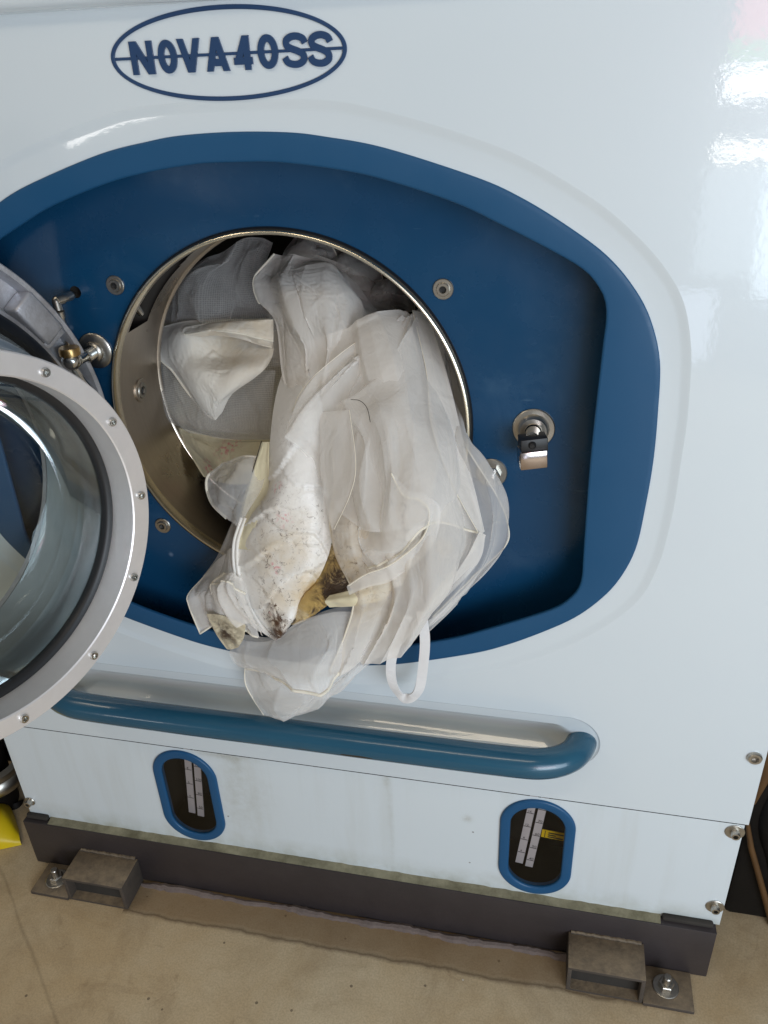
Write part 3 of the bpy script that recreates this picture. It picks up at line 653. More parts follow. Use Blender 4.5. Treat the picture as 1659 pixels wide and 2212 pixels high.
dl('door_seal', [(.2340, -.138), (.2400, -.1345), (.2500, -.1410), (.2565, -.1490), (.2575, -.153), (.2560, -.158), (.240, -.160)], 'black', ang=60)
ca = dl('casting', [(.2572, -.152), (.2615, -.1535), (.2635, -.158), (.2650, -.206), (.2690, -.2085), (.3020, -.2085), (.3070, -.206), (.3090, -.193), (.3110, -.1885), (.3165, -.1880), (.3180, -.1895), (.3195, -.225), (.3140, -.231), (.228, -.231), (.2275, -.222)], 'cast', ang=40)
rb = []
for k in range(12):
    a = math.radians(k*30+3); er = DE*math.cos(a)+AZ*math.sin(a); et = -DE*math.sin(a)+AZ*math.cos(a)
    Mx = basis((0, 0, 0), er, et, DN)
    r_o = mo('rib', *xf(box(.2635, .3085, -.0055, .0055, -.209, -.186, .002), Mx), M['cast'], door, 40)
# hinge boss of the casting, nearest the machine
a = math.radians(180-33); er = DE*math.cos(a)+AZ*math.sin(a); et = -DE*math.sin(a)+AZ*math.cos(a)
mo('hinge_boss', *xf(box(.276, .3100, -.034, .030, -.209, -.183, .004, 2), basis((0, 0, 0), er, et, DN)), M['cast'], door, 60)
q0 = PY(155, 779, .02)-DC
mo('ball_joint', *lathe([(0.001*0+.0, .013), (.005, .0122), (.0095, .009), (.0125, .004), (.013, 0), (.0122, -.005), (.009, -.0095), (.004, -.0125), (0, -.013)], q0, AZ, AX, AY, 28), M['chrome'], door)
mo('brass_bush', *lathe([(.0, .018), (.0125, .018), (.0135, .015), (.0135, .008), (.010, .006)], q0, AZ, AX, AY, 28), M['brass'], door)
mo('joint_link', *tube([q0+[0, 0, -.010], q0+[.006, .004, -.03], q0+[.016, .012, -.055], q0+[.02, .016, -.10]], .005, 10), M['chrome'], door)
# hinge stud with big washer on the blue panel
q = PY(207, 757, PD)
hs = mo('hinge_stud', *lathe([(.0245, -.001), (.0245, .0025), (.0225, .0042), (.014, .0052), (.0135, .009), (.0115, .010), (.010, .012)], q, -AY, AX, AZ, 44), M['zinc'], machine, 40)
spv = [(.0095 if i % 2 else .0075, .010+.0022*i) for i in range(9)]
mo('threaded_end', *lathe(spv+[(.0065, .031), (.0065, .046), (.005, .048), (0, .048)], q, -AY, AX, AZ, 24), M['chrome'], hs, 30)
# elbow fitting by the small hole
h0 = np.array([hole[0], PD, hole[2]])
e1_ = PY(150, 640, .052); e2_ = PY(122, 650, .035); e3_ = PY(128, 672, .032); e4_ = PY(134, 695, .034)
mo('elbow_fitting', *merge([tube([h0+[-.004, -.004, -.003], e1_, (e1_+e2_)/2], [.0055, .0062, .005], 12), tube([(e1_+e2_)/2, e2_], .0068, 12), tube(cr([e2_+[.003, .001, .002], e2_, e3_], 8), .0058, 12), tube([e3_, e3_*.4+e4_*.6], .0066, 12), tube([e3_*.4+e4_*.6, e4_, e4_+[0.002, 0.003, -.05]], .0052, 12)]), M['zinc'], machine, 50)

# ------------------------------------------------------------------ cloth
def smooth_noise(nv, nu, kv, ku, seed):
    g = np.random.default_rng(seed).standard_normal((max(3, kv), max(3, ku), 1))
    a = np.stack([cr(g[i], nu) for i in range(g.shape[0])])        # kv x nu x 1
    return np.stack([cr(a[:, j], nv) for j in range(nu)], 1)[..., 0]
def normals(X):
    du = np.gradient(X, axis=1); dv = np.gradient(X, axis=0); n = np.cross(du, dv)
    return n/(np.linalg.norm(n, axis=2, keepdims=True)+1e-9)
def crumple(X, nlines, slope, seed):
    """straight random creases, as crisp sheer cloth takes when it is balled up"""
    nv, nu, _ = X.shape; r = np.random.default_rng(seed+500)
    w = np.linalg.norm(X[nv//2, -1]-X[nv//2, 0]); h = np.linalg.norm(X[-1, nu//2]-X[0, nu//2])
    u, v = np.meshgrid(np.linspace(-.5, .5, nu)*w, np.linspace(-.5, .5, nv)*h); H = np.zeros_like(u)
    for k in range(nlines):
        a = r.normal(0, .75); c = r.uniform(-.5, .5)*w; e = r.uniform(-.5, .5)*h
        d = (u-c)*math.cos(a)+(v-e)*math.sin(a); H += (1 if k % 2 else -1)*.75*slope*r.uniform(.4, 1)*np.sqrt(d*d+.005**2)
    A = np.stack([np.ones(u.size), u.ravel(), v.ravel(), (u*u).ravel(), (v*v).ravel(), (u*v).ravel()], 1)
    H = H-(A@np.linalg.lstsq(A, H.ravel(), rcond=None)[0]).reshape(H.shape)
    fu = np.clip(np.minimum(np.linspace(0, 1, nu), np.linspace(1, 0, nu))*7, .12, 1); fv = np.clip(np.minimum(np.linspace(0, 1, nv), np.linspace(1, 0, nv))*7, .12, 1)
    return X+normals(X)*(H*fu[None, :]*fv[:, None])[..., None]
def pleat(X, n, amp, seed, grow=1.0):
    nv, nu, _ = X.shape; r = np.random.default_rng(seed+900)
    u, v = np.meshgrid(np.linspace(0, 1, nu), np.linspace(0, 1, nv))
    ph = smooth_noise(nv, nu, 4, 4, seed+3)*.10
    H = np.zeros_like(u)
    for k in range(n):
        c = (k+r.uniform(.15, .85))/n; w = r.uniform(.35, .9)/n; t = r.normal(0, .12)
        d = (u-c-t*(v-.5)+ph*.35)/w
        H += r.uniform(.5, 1.2)*np.exp(-np.abs(d)**1.25)*(1 if r.random() < .65 else -.7)*np.clip(1-abs(v-r.uniform(.2, .8))*r.uniform(.3, 1.4), .1, 1)
    H *= amp*(.35+.65*v**grow); H -= H.mean()
    return X+normals(X)*H[..., None]
def relax(X0, slack, iters, keep, bend, noise_amp, kv, ku, seed, edge_keep=0.3):
    """crumple: the cloth has more length than its frame, so it buckles into folds"""
    nv, nu, _ = X0.shape
    X = X0+normals(X0)*(smooth_noise(nv, nu, kv, ku, seed)*noise_amp)[..., None]
    sets = []
    def add(di, dj, st, sl):
        A = (slice(max(0, -di), nv-max(0, di)), slice(max(0, -dj), nu-max(0, dj)))
        B = (slice(max(0, di), nv+min(0, di)), slice(max(0, dj), nu+min(0, dj)))
        L = np.linalg.norm(X0[A]-X0[B], axis=2)*sl; sets.append((A, B, L, st))
    add(0, 1, .45, slack); add(1, 0, .45, slack); add(1, 1, .12, slack); add(1, -1, .12, slack)
    add(0, 2, bend, slack*.995); add(2, 0, bend, slack*.995); add(0, 4, bend*.4, slack*.97); add(4, 0, bend*.4, slack*.97)
    K = np.full((nv, nu, 1), keep)
    K[0] = edge_keep; K[:, 0] = np.maximum(K[:, 0], edge_keep*.4); K[:, -1] = np.maximum(K[:, -1], edge_keep*.4); K[-1] = np.maximum(K[-1], edge_keep*.25)
    for it in range(iters):
        D = np.zeros_like(X)
        for A, B, L, st in sets:
            d = X[B]-X[A]; l = np.linalg.norm(d, axis=2); c = (d*((l-L)/(l+1e-9)*.5*st)[..., None])
            D[A] += c; D[B] -= c
        X = X+D*.8; X += K*(X0-X)
    return X
def sheet(name, rows, mat, parent, nu=60, nv=80, slack=1.05, iters=120, keep=.012, bend=.12, amp=.006, k=(7, 7), seed=1, cr_=(14, .22), pl=None, creases=(), angle=180):
    ctl = [cr([PY(*q) for q in r], nu) for r in rows]
    ctl = np.stack(ctl); X = np.stack([cr(ctl[:, j], nv) for j in range(nu)], 1)
    if pl: X = pleat(X, pl[0], pl[1], seed)
    if cr_: X = crumple(X, cr_[0], cr_[1], seed)
    if creases:
        u, v = np.meshgrid(np.linspace(-.5, .5, nu), np.linspace(0, 1, nv)); H = np.zeros_like(u)
        for v0, sl, a, w, uc, uw in creases:
            d = (v-v0-sl*u-.02*np.sin(9*u+v0*40))/w; H += .5*a*np.sign(d)*np.exp(-np.abs(d))*np.exp(-((u-uc)/uw)**2)
        X = X+normals(X)*H[..., None]
    X = relax(X, slack, iters, keep, bend, amp, k[0], k[1], seed)
    F = [(i*nu+j, i*nu+j+1, (i+1)*nu+j+1, (i+1)*nu+j) for i in range(nv-1) for j in range(nu-1)]
    o = mo(name, X.reshape(-1, 3), F, M[mat], parent, angle)
    uv = o.data.uv_layers.new(name='UVMap'); asp = np.linalg.norm(X[-1, nu//2]-X[0, nu//2])/(np.linalg.norm(X[nv//2, -1]-X[nv//2, 0])+1e-6)
    vi = np.zeros(len(o.data.loops), int); o.data.loops.foreach_get('vertex_index', vi)
    w = np.linalg.norm(X[nv//2, -1]-X[nv//2, 0])
    U = np.stack([(vi % nu)/(nu-1)*w, (vi//nu)/(nv-1)*w*asp], 1); uv.data.foreach_set('uv', U.ravel().astype(np.float32))
    return o, X
def hem(path, r, mat, parent, name='rolled_hem'):
    P = cr(np.asarray(path)[::max(1, len(path)//40)], 160); return mo(name, *tube(P, r, 7), M[mat], parent, 180)
def ribbon(name, path, wid, nrm, mat, parent, t=.0009):
    P = cr(path, 120); T = np.gradient(P, axis=0); T /= np.linalg.norm(T, axis=1)[:, None]
    nrm = cr(nrm, 120); b = np.cross(T, nrm); b /= np.linalg.norm(b, axis=1)[:, None]; nn = np.cross(b, T)
    rings = [np.array([P[i]+b[i]*wid/2+nn[i]*t, P[i]+b[i]*wid*.1+nn[i]*t*1.5, P[i]-b[i]*wid/2+nn[i]*t, P[i]-b[i]*wid/2-nn[i]*t, P[i]+b[i]*wid/2-nn[i]*t]) for i in range(120)]
    return mo(name, *loft(rings, True, True, True), M[mat], parent, 50)

YEL = [spot(600, 1190, -.03, .10, .32), spot(610, 1290, -.045, .07, .28), spot(690, 1290, -.04, .06, .8), spot(600, 1350, -.05, .035, .35), spot(540, 1060, .03, .06, .5)]
DRK = [spot(610, 1160, -.02, .09, .38), spot(600, 1260, -.04, .07, .42), spot(590, 1322, -.04, .026, 3.0), spot(606, 1342, -.045, .026, 3.4), spot(603, 1364, -.045, .020, 3.0), spot(590, 1118, -.02, .034, .55), spot(600, 1215, -.03, .045, .6), spot(655, 1235, -.03, .040, .4), spot(598, 1058, .0, .022, .45), spot(692, 1110, -.01, .03, .45), spot(645, 930, .05, .04, .3), spot(615, 1285, -.04, .04, .6)]
PNK = [spot(590, 1052, -.0, .014, .6), spot(612, 1122, -.02, .016, .5), spot(598, 1224, -.03, .012, .8), spot(590, 1318, -.04, .010, .5)]
M['satin'] = cloth('ivory_satin', (0.93, 0.91, 0.875), 1, 0, 0.36, 0.15, 0.08, YEL, DRK, PNK, [spot(600, 1338, -.045, .022, .9), spot(606, 1364, -.048, .020, 1.0), spot(590, 1312, -.04, .014, .7)], 0.22, satin=True, dsc=120)
B_Y = [spot(700, 1280, -.04, .14, 1.0)]
B_D = [spot(735, 1265, -.03, .042, 1.0), spot(712, 1290, -.04, .03, 1.0), spot(740, 1190, -.01, .05, .7), spot(690, 1320, -.04, .022, .9), spot(488, 1366, -.046, .040, .55)]
M['stained'] = cloth('scorched_satin', (0.74, 0.66, 0.48), 1, 0, 0.42, 0.15, 0.1, B_Y, B_D, (), (), 0.5, satin=True, dsc=34)
M['cream'] = cloth('cream_cotton', (0.87, 0.835, 0.765), 1, 0, 0.6, 0.2, 0.12, [spot(520, 700, .2, .12, .35)], (), (), (), 0.0)
M['butter'] = cloth('pale_yellow_lining', (0.80, 0.72, 0.50), 1, 0, 0.6, 0.2, 0.12, (), (), [spot(500, 975, .15, .03, .6), spot(440, 1012, .14, .02, 1.0)], (), 0.0)
ODY = [spot(760, 1230, -.03, .10, .55), spot(800, 1160, -.03, .12, .3)]
ODD = [spot(860, 1100, -.04, .06, .45), spot(780, 1210, -.04, .07, .4), spot(800, 1080, -.02, .08, .3)]
M['organza'] = cloth('white_organza', (0.95, 0.905, 0.845), 0.56, 0.50, 0.5, 0.3, 0.15, ODY, ODD, (), (), 0.30)
M['organza_thin'] = cloth('thin_organza', (0.95, 0.925, 0.89), 0.33, 0.62, 0.5, 0.3, 0.18)
M['hem'] = cloth('hem_cord', (0.95, 0.89, 0.76), 1, 0, 0.5, 0.2, 0.2)
M['tulle'] = cloth('grey_tulle', (0.90, 0.88, 0.86), 0.36, 0.50, 0.6, 0.2, 0.5, weave=420)
M['ribbon'] = cloth('white_ribbon', (0.88, 0.87, 0.87), 1, 0, 0.4, 0.15, 0.15, satin=True)

dress = tag(empty('bridal_gown', tuple(PY(640, 1200, .0))), 'stained ivory satin and organza gown hanging out of the machine mouth', 'gown')
def setp(o, root):
    o.location = Vector(o.location)-root.location; return o
D0 = dress
def gsheet(*a, **k):
    o, X = sheet(*a, **k); setp(o, a[3]); return o, X
def ghem(path, r, mat, parent, **k): return setp(hem(path, r, mat, parent, **k), parent)

# satin front piece, folded double, coming out of the mouth
o, X = gsheet('satin_panel', [
    [(630, 770, .19), (680, 760, .175), (730, 770, .175), (770, 785, .19)],
    [(607, 815, .130), (650, 808, .108), (700, 815, .108), (745, 830, .13)],
    [(590, 890, .083), (630, 882, .056), (690, 887, .056), (726, 905, .083)],
    [(580, 1000, .048), (620, 992, .020), (680, 997, .020), (720, 1010, .048)],
    [(573, 1066, .026), (612, 1062, -.004), (680, 1068, -.004), (718, 1080, .020)],
    [(535, 1120, .010), (590, 1118, -.014), (670, 1125, -.014), (720, 1140, .0)],
    [(513, 1182, -.004), (580, 1182, -.024), (660, 1187, -.024), (712, 1190, -.012)],
    [(516, 1240, -.014), (580, 1247, -.034), (645, 1247, -.034), (694, 1237, -.022)],
    [(535, 1305, -.024), (585, 1312, -.042), (625, 1308, -.042), (662, 1287, -.032)],
    [(568, 1354, -.037), (593, 1360, -.052), (615, 1355, -.052), (636, 1337, -.042)],
    [(590, 1377, -.047), (600, 1382, -.052), (606, 1380, -.052), (614, 1371, -.047)]], 'satin', D0, 56, 130, 1.035, 120, .03, .08, .004, (18, 5), 11, cr_=(12, .10), creases=((.47, -.10, .006, .03, -.4, .35), (.53, .16, .005, .025, .1, .5), (.60, -.12, .006, .03, -.2, .4), (.67, .12, .004, .02, .25, .4), (.73, -.20, .005, .025, -.1, .5), (.81, .25, .004, .02, .0, .5), (.36, .10, .004, .03, .2, .5), (.28, -.12, .004, .03, -.1, .5)))
for dx, r in ((0, .0028), (-8, .0024)):
    ghem([PY(530+dx, 1118, .008), PY(513+dx, 1175, -.006), PY(516+dx, 1240, -.014), PY(536+dx, 1305, -.026), PY(568+dx*.7, 1357, -.042), PY(598, 1380-dx*.2, -.054)], r, 'satin', D0, name='folded_edge')
o, X = gsheet('satin_fold', [[(566, 955, .062), (582, 955, .058)], [(536, 1045, .036), (580, 1050, .026)], [(515, 1130, .012), (566, 1125, -.004)], [(510, 1185, -.006), (540, 1188, -.018)]], 'butter', D0, 14, 40, 1.03, 60, .03, seed=3, amp=.002)
# inner lining that backs the sheer layers
gsheet('satin_lining', [
    [(690, 730, .19), (780, 690, .18), (880, 690, .18), (940, 760, .185)],
    [(700, 850, .14), (790, 830, .11), (880, 830, .11), (960, 860, .15)],
    [(705, 970, .09), (790, 960, .06), (880, 960, .055), (960, 960, .08)],
    [(705, 1090, .045), (780, 1090, .015), (860, 1080, .01), (930, 1070, .03)],
    [(700, 1190, .01), (770, 1200, -.005), (840, 1200, -.01), (900, 1180, .0)],
    [(700, 1260, -.01), (760, 1270, -.025), (820, 1275, -.028), (870, 1260, -.02)]], 'satin', D0, 60, 80, 1.06, 120, .01, .1, .006, (7, 6), 21, cr_=(14, .25), pl=(5, -.02))
# scorched satin below
gsheet('scorched_fold', [
    [(700, 1165, .0), (730, 1180, -.01), (770, 1200, -.012)],
    [(690, 1235, -.018), (730, 1245, -.03), (775, 1255, -.03)],
    [(655, 1285, -.03), (692, 1290, -.044), (742, 1282, -.045)],
    [(632, 1325, -.034), (662, 1328, -.048), (702, 1312, -.046)],
    [(615, 1352, -.036), (650, 1345, -.046), (684, 1322, -.044)]], 'stained', D0, 30, 44, 1.10, 140, .012, .06, .004, (8, 6), 31)
gsheet('scorched_fold', [[(712, 1286, -.050), (770, 1272, -.056), (845, 1250, -.045)], [(702, 1300, -.060), (765, 1293, -.066), (845, 1272, -.05)], [(712, 1312, -.052), (765, 1309, -.058), (832, 1296, -.046)]], 'butter', D0, 40, 16, 1.05, 80, .02, seed=8, amp=.002)
# sheer layers
o, X = gsheet('organza_layer', [
    [(650, 740, .14), (720, 715, .11), (790, 685, .11), (865, 668, .14), (900, 690, .16)],
    [(660, 850, .10), (740, 830, .06), (820, 800, .05), (890, 790, .07), (940, 800, .12)],
    [(712, 950, .06), (770, 930, .02), (840, 910, .01), (910, 900, .02), (975, 910, .09)],
    [(728, 1050, .02), (790, 1040, -.02), (860, 1010, -.02), (930, 1000, -.01), (1000, 990, .045)],
    [(722, 1130, -.008), (790, 1130, -.042), (870, 1110, -.042), (960, 1090, -.03), (1040, 1105, .02)],
    [(742, 1215, -.022), (800, 1222, -.05), (880, 1210, -.052), (960, 1190, -.04), (1045, 1160, .0)],
    [(765, 1290, -.06), (820, 1290, -.066), (880, 1280, -.06), (950, 1260, -.045), (1012, 1215, -.02)],
    [(745, 1370, -.062), (800, 1365, -.066), (850, 1355, -.062), (905, 1325, -.05), (945, 1300, -.03)],
    [(705, 1465, -.060), (760, 1452, -.062), (812, 1428, -.058), (872, 1385, -.048), (932, 1330, -.032)]], 'organza', D0, 120, 150, 1.05, 120, .014, .07, .004, (7, 9), 41, cr_=(18, .22), pl=(8, -.024))
ghem(X[:, 0], .0013, 'hem', D0)
o, X = gsheet('organza_layer', [
    [(850, 700, .18), (905, 665, .165), (945, 720, .165), (975, 800, .165)],
    [(870, 850, .12), (930, 840, .10), (965, 860, .11), (992, 900, .135)],
    [(890, 980, .07), (950, 960, .045), (990, 955, .045), (1008, 962, .052)],
    [(910, 1080, .03), (985, 1050, .015), (1042, 1035, .02), (1072, 1068, .04)],
    [(920, 1180, .01), (1000, 1150, -.005), (1062, 1120, .01), (1095, 1130, .03)],
    [(890, 1270, -.01), (970, 1240, -.02), (1042, 1200, .0), (1089, 1180, .018)],
    [(845, 1350, -.03), (900, 1345, -.034), (952, 1310, -.022), (1012, 1252, -.005)],
    [(800, 1425, -.045), (840, 1418, -.048), (880, 1380, -.042), (928, 1335, -.025)]], 'organza_thin', D0, 100, 140, 1.05, 120, .014, .08, .004, (7, 6), 42, cr_=(14, .2), pl=(6, -.02))
ghem(X[:, -1], .0010, 'hem', D0)
o, X = gsheet('organza_layer', [
    [(700, 880, .05), (760, 850, .03), (850, 760, .06), (905, 680, .13)],
    [(735, 980, .015), (800, 930, -.01), (880, 880, .0), (960, 830, .10)],
    [(740, 1080, -.02), (810, 1040, -.045), (900, 980, -.03), (990, 950, .04)],
    [(735, 1160, -.035), (820, 1160, -.065), (915, 1090, -.055), (1020, 1080, .0)],
    [(790, 1230, -.058), (860, 1200, -.068), (925, 1130, -.06), (1042, 1150, -.012)]], 'organza_thin', D0, 110, 120, 1.06, 120, .012, .06, .005, (6, 8), 43, cr_=(20, .25), pl=(7, -.018))
ghem(X[-1], .0016, 'hem', D0)
o, X = gsheet('organza_layer', [
    [(590, 545, .23), (640, 550, .21), (700, 570, .22), (770, 610, .24)],
    [(545, 595, .205), (620, 600, .17), (720, 610, .17), (815, 660, .2)],
    [(552, 650, .19), (640, 660, .14), (740, 670, .14), (860, 690, .17)],
    [(590, 700, .17), (660, 745, .105), (740, 750, .105), (850, 760, .13)],
    [(605, 820, .11), (660, 840, .065), (730, 850, .065), (820, 860, .09)],
    [(640, 890, .075), (690, 915, .04), (735, 930, .04), (780, 930, .055)]], 'organza', D0, 100, 110, 1.08, 120, .010, .05, .008, (8, 8), 44, cr_=(20, .32), pl=(6, -.016))
ghem(X[:48, 0], .0015, 'hem', D0)
gsheet('organza_layer', [[(600, 560, .30), (680, 550, .28), (790, 600, .29), (850, 660, .30)], [(580, 660, .26), (680, 670, .23), (790, 680, .22), (900, 720, .24)], [(590, 790, .20), (690, 790, .17), (800, 780, .16), (930, 800, .18)]], 'organza', D0, 50, 50, 1.09, 130, .008, .06, .012, (7, 7), 45)
# lower ruffle
o, X = gsheet('ruffle', [
    [(500, 1380, -.035), (580, 1385, -.045), (640, 1345, -.05), (710, 1325, -.055), (775, 1325, -.055)],
    [(495, 1412, -.04), (570, 1425, -.06), (650, 1410, -.07), (715, 1390, -.07), (750, 1385, -.06)],
    [(508, 1436, -.045), (575, 1448, -.066), (650, 1458, -.085), (715, 1445, -.077), (747, 1430, -.06)],
    [(530, 1447, -.045), (590, 1456, -.066), (645, 1488, -.09), (705, 1489, -.082), (741, 1455, -.06)]], 'organza_thin', D0, 80, 50, 1.05, 120, .012, .08, .005, (5, 8), 51, cr_=(8, .14), pl=(4, -.014))
ghem(X[-1], .0024, 'hem', D0); ghem(X[:, -1], .0014, 'hem', D0)
o, X = gsheet('ruffle', [
    [(530, 1435, -.028), (620, 1435, -.05), (720, 1405, -.05), (800, 1378, -.045), (905, 1342, -.035)],
    [(530, 1475, -.03), (610, 1490, -.055), (700, 1478, -.06), (770, 1440, -.052), (850, 1395, -.04)],
    [(548, 1515, -.035), (605, 1525, -.06), (660, 1520, -.066), (710, 1492, -.057), (762, 1455, -.045)],
    [(570, 1545, -.04), (600, 1552, -.056), (640, 1549, -.062), (690, 1526, -.057), (722, 1500, -.045)]], 'organza_thin', D0, 70, 60, 1.05, 120, .012, .08, .005, (5, 7), 52, cr_=(10, .18), pl=(5, -.012))
ghem(X[:, 0], .0010, 'hem', D0)
gsheet('ruffle', [
    [(500, 1370, -.028), (600, 1375, -.035), (700, 1320, -.04), (800, 1310, -.045), (900, 1330, -.03)],
    [(520, 1430, -.028), (600, 1440, -.05), (690, 1420, -.055), (780, 1395, -.05), (860, 1385, -.038)],
    [(550, 1500, -.032), (610, 1510, -.05), (670, 1500, -.055), (730, 1470, -.05), (790, 1435, -.042)],
    [(580, 1540, -.036), (610, 1545, -.048), (650, 1538, -.052), (690, 1515, -.05), (730, 1485, -.043)]], 'organza_thin', D0, 60, 60, 1.06, 120, .012, .07, .006, (7, 7), 53, cr_=(12, .2), pl=(4, -.012))
# crisp folded bands that lie over the sheer layers
def CB(cx, cy, Y): return (216.2+.5466*cx, 453.7+.5466*cy, Y)
def band(L, R, mat, nu=18, nv=60, seed=1, cr_=(5, .12), slack=1.03):
    return gsheet('folded_band', [[CB(*a), CB(*b)] for a, b in zip(L, R)], mat, D0, nu, nv, slack, 80, .02, .08, .003, (6, 4), seed, cr_=cr_)
# sheer fan falling from the upper right of the mouth
o, X = gsheet('organza_layer', [
    [(845, 690, .135), (872, 680, .128), (895, 678, .132), (915, 690, .145)],
    [(765, 742, .088), (795, 790, .062), (862, 815, .055), (938, 790, .100)],
    [(700, 800, .066), (735, 895, .030), (840, 945, .004), (975, 905, .070)],
    [(655, 850, .062), (705, 985, .016), (820, 1065, -.034), (995, 985, .030)],
    [(640, 890, .060), (700, 1060, -.004), (815, 1150, -.060), (1030, 1075, .0)]], 'organza_thin', D0, 130, 110, 1.04, 100, .016, .08, .003, (5, 8), 220, cr_=(10, .16), pl=(11, -.020))
ghem(X[:, 0], .0005, 'hem', D0)
o, X = band([(1235, 395, .14), (1290, 640, .07), (1310, 850, .025), (1390, 1080, -.015), (1500, 1285, -.022)], [(1295, 410, .15), (1375, 660, .085), (1440, 930, .035), (1480, 1100, .01), (1520, 1270, -.005)], 'organza', 26, 80, 203); ghem(X[:, 0], .0005, 'hem', D0)
o, X = band([(1250, 430, .20), (1290, 560, .18), (1350, 760, .14), (1390, 930, .075)], [(1330, 455, .185), (1400, 600, .17), (1442, 780, .135), (1450, 930, .080)], 'cream', 24, 50, 204, (8, .2))
o, X = band([(1500, 1270, -.024), (1430, 1400, -.032), (1300, 1560, -.036), (1180, 1680, -.04)], [(1525, 1285, -.005), (1490, 1400, -.018), (1340, 1560, -.026), (1215, 1690, -.034)], 'organza', 14, 60, 205)
o, X = band([(1150, 1040, -.052), (1200, 1128, -.060), (1262, 1146, -.064), (1302, 1200, -.068), (1270, 1300, -.070), (1150, 1400, -.072), (1050, 1440, -.070), (975, 1488, -.064)],
            [(1153, 1038, -.051), (1222, 1108, -.057), (1285, 1120, -.060), (1345, 1190, -.062), (1305, 1340, -.064), (1160, 1460, -.068), (1060, 1490, -.068), (985, 1522, -.062)], 'organza_thin', 14, 110, 206); ghem(X[:, 0], .0011, 'hem', D0)
o, X = band([(870, 800, .035), (870, 1000, .0), (885, 1150, -.022), (915, 1262, -.035)], [(985, 790, .015), (1010, 1000, -.030), (990, 1120, -.046), (925, 1262, -.040)], 'organza_thin', 24, 60, 208, (6, .12)); ghem(X[:, -1], .0005, 'hem', D0)
setp(mo('seam_line', *tube(cr([PY(565, 952, .060), PY(538, 1045, .032), PY(516, 1130, .010)], 40), .0007, 5), M['hair'], D0), D0)
# left ruffles
o, X = gsheet('ruffle', [[(480, 1002, .075), (530, 987, .06), (578, 990, .05)], [(447, 1032, .055), (510, 1040, .025), (566, 1052, .03)], [(455, 1082, .04), (500, 1095, .008), (532, 1112, .012)], [(492, 1122, .025), (506, 1132, .006), (522, 1150, .004)]], 'organza_thin', D0, 44, 44, 1.10, 120, .012, .05, .008, (6, 7), 61, cr_=(10, .3))
ghem(np.vstack([X[0, ::-1], X[:, 0]]), .0020, 'hem', D0)
o, X = gsheet('ruffle', [
    [(470, 1212, .02), (495, 1188, .018), (515, 1185, .008)],
    [(440, 1245, .005), (480, 1240, -.012), (525, 1235, -.010)],
    [(407, 1283, -.012), (460, 1275, -.035), (540, 1300, -.028)],
    [(408, 1308, -.018), (465, 1310, -.042), (552, 1345, -.038)],
    [(432, 1368, -.022), (475, 1348, -.042), (562, 1374, -.042)]], 'organza', D0, 80, 70, 1.08, 120, .012, .05, .006, (6, 8), 62, cr_=(8, .14), pl=(6, -.016))
ghem(X[-1], .0016, 'hem', D0); ghem(X[:, 0], .0011, 'hem', D0)
o, X = gsheet('ruffle', [
    [(480, 1235, -.02), (505, 1235, -.03), (525, 1250, -.028)],
    [(452, 1265, -.03), (490, 1262, -.05), (532, 1290, -.038)],
    [(470, 1300, -.038), (505, 1300, -.055), (550, 1340, -.048)],
    [(510, 1345, -.042), (540, 1350, -.054), (570, 1375, -.05)]], 'organza', D0, 44, 50, 1.08, 120, .012, .05, .006, (6, 7), 63, cr_=(8, .14), pl=(5, -.014))
ghem(X[:, 0], .0020, 'hem', D0); ghem(X[14], .0015, 'hem', D0)
gsheet('scorched_fold', [[(446, 1326, -.040), (482, 1330, -.050), (530, 1350, -.052)], [(466, 1368, -.040), (492, 1364, -.050), (526, 1378, -.050)], [(490, 1402, -.038), (502, 1402, -.044), (515, 1398, -.046)]], 'stained', D0, 20, 20, 1.08, 80, .02, seed=64, amp=.003)
gsheet('organza_layer', [[(505, 1120, .03), (520, 1140, .02)], [(470, 1200, .04), (515, 1190, .015)], [(438, 1245, .035), (490, 1250, .005)]], 'organza_thin', D0, 20, 30, 1.06, 80, .02, seed=65, amp=.004)
# hanger ribbon
e_ = -AY
rl = setp(ribbon('hanger_ribbon', [PY(882, 1330, -.042), PY(862, 1375, -.046), PY(845, 1430, -.045), PY(848, 1475, -.043), PY(866, 1503, -.043), PY(885, 1508, -.046), PY(905, 1490, -.05), PY(914, 1440, -.05), PY(918, 1380, -.048), PY(910, 1320, -.044)],
        .0135, [AX*.5-AY, AX*.4-AY, AX*.3-AY, -AX*.1-AY, -AX*.5-AY*.9+AZ*.3, -AY*.7+AX*.4+AZ*.6, -AY+AX*.4, -AY, -AY, -AY], 'ribbon', D0), D0)
rl['label'] = 'white ribbon hanger loop'
setp(mo('stray_hair', *tube(cr([PY(758, 863, .0), PY(778, 866, -.012), PY(793, 882, -.014), PY(800, 912, -.018)], 30), .00042, 5), M['hair'], D0), D0)

# other garments still inside the drum
blouse = tag(empty('cream_garment', tuple(PY(470, 800, .17))), 'folded cream garment with seamed edge inside left of the drum', 'garment')
o, X = gsheet('body', [
    [(348, 706, .24), (400, 694, .22), (480, 690, .22), (585, 688, .22)],
    [(341, 738, .22), (400, 725, .195), (480, 730, .205), (588, 725, .19)],
    [(343, 772, .2), (405, 770, .175), (480, 768, .19), (590, 760, .165)],
    [(372, 802, .19), (420, 808, .155), (490, 800, .15), (576, 792, .15)],
    [(405, 848, .175), (440, 850, .145), (490, 842, .138), (545, 820, .15)],
    [(438, 886, .165), (452, 890, .148), (475, 876, .143), (502, 850, .15)],
    [(458, 904, .16), (464, 908, .155), (470, 902, .155), (480, 890, .155)]], 'cream', blouse, 60, 80, 1.05, 150, .012, .08, .009, (7, 6), 71, cr_=(12, .13))
ghem(X[20:, 0], .0016, 'hem', blouse, name='seam')
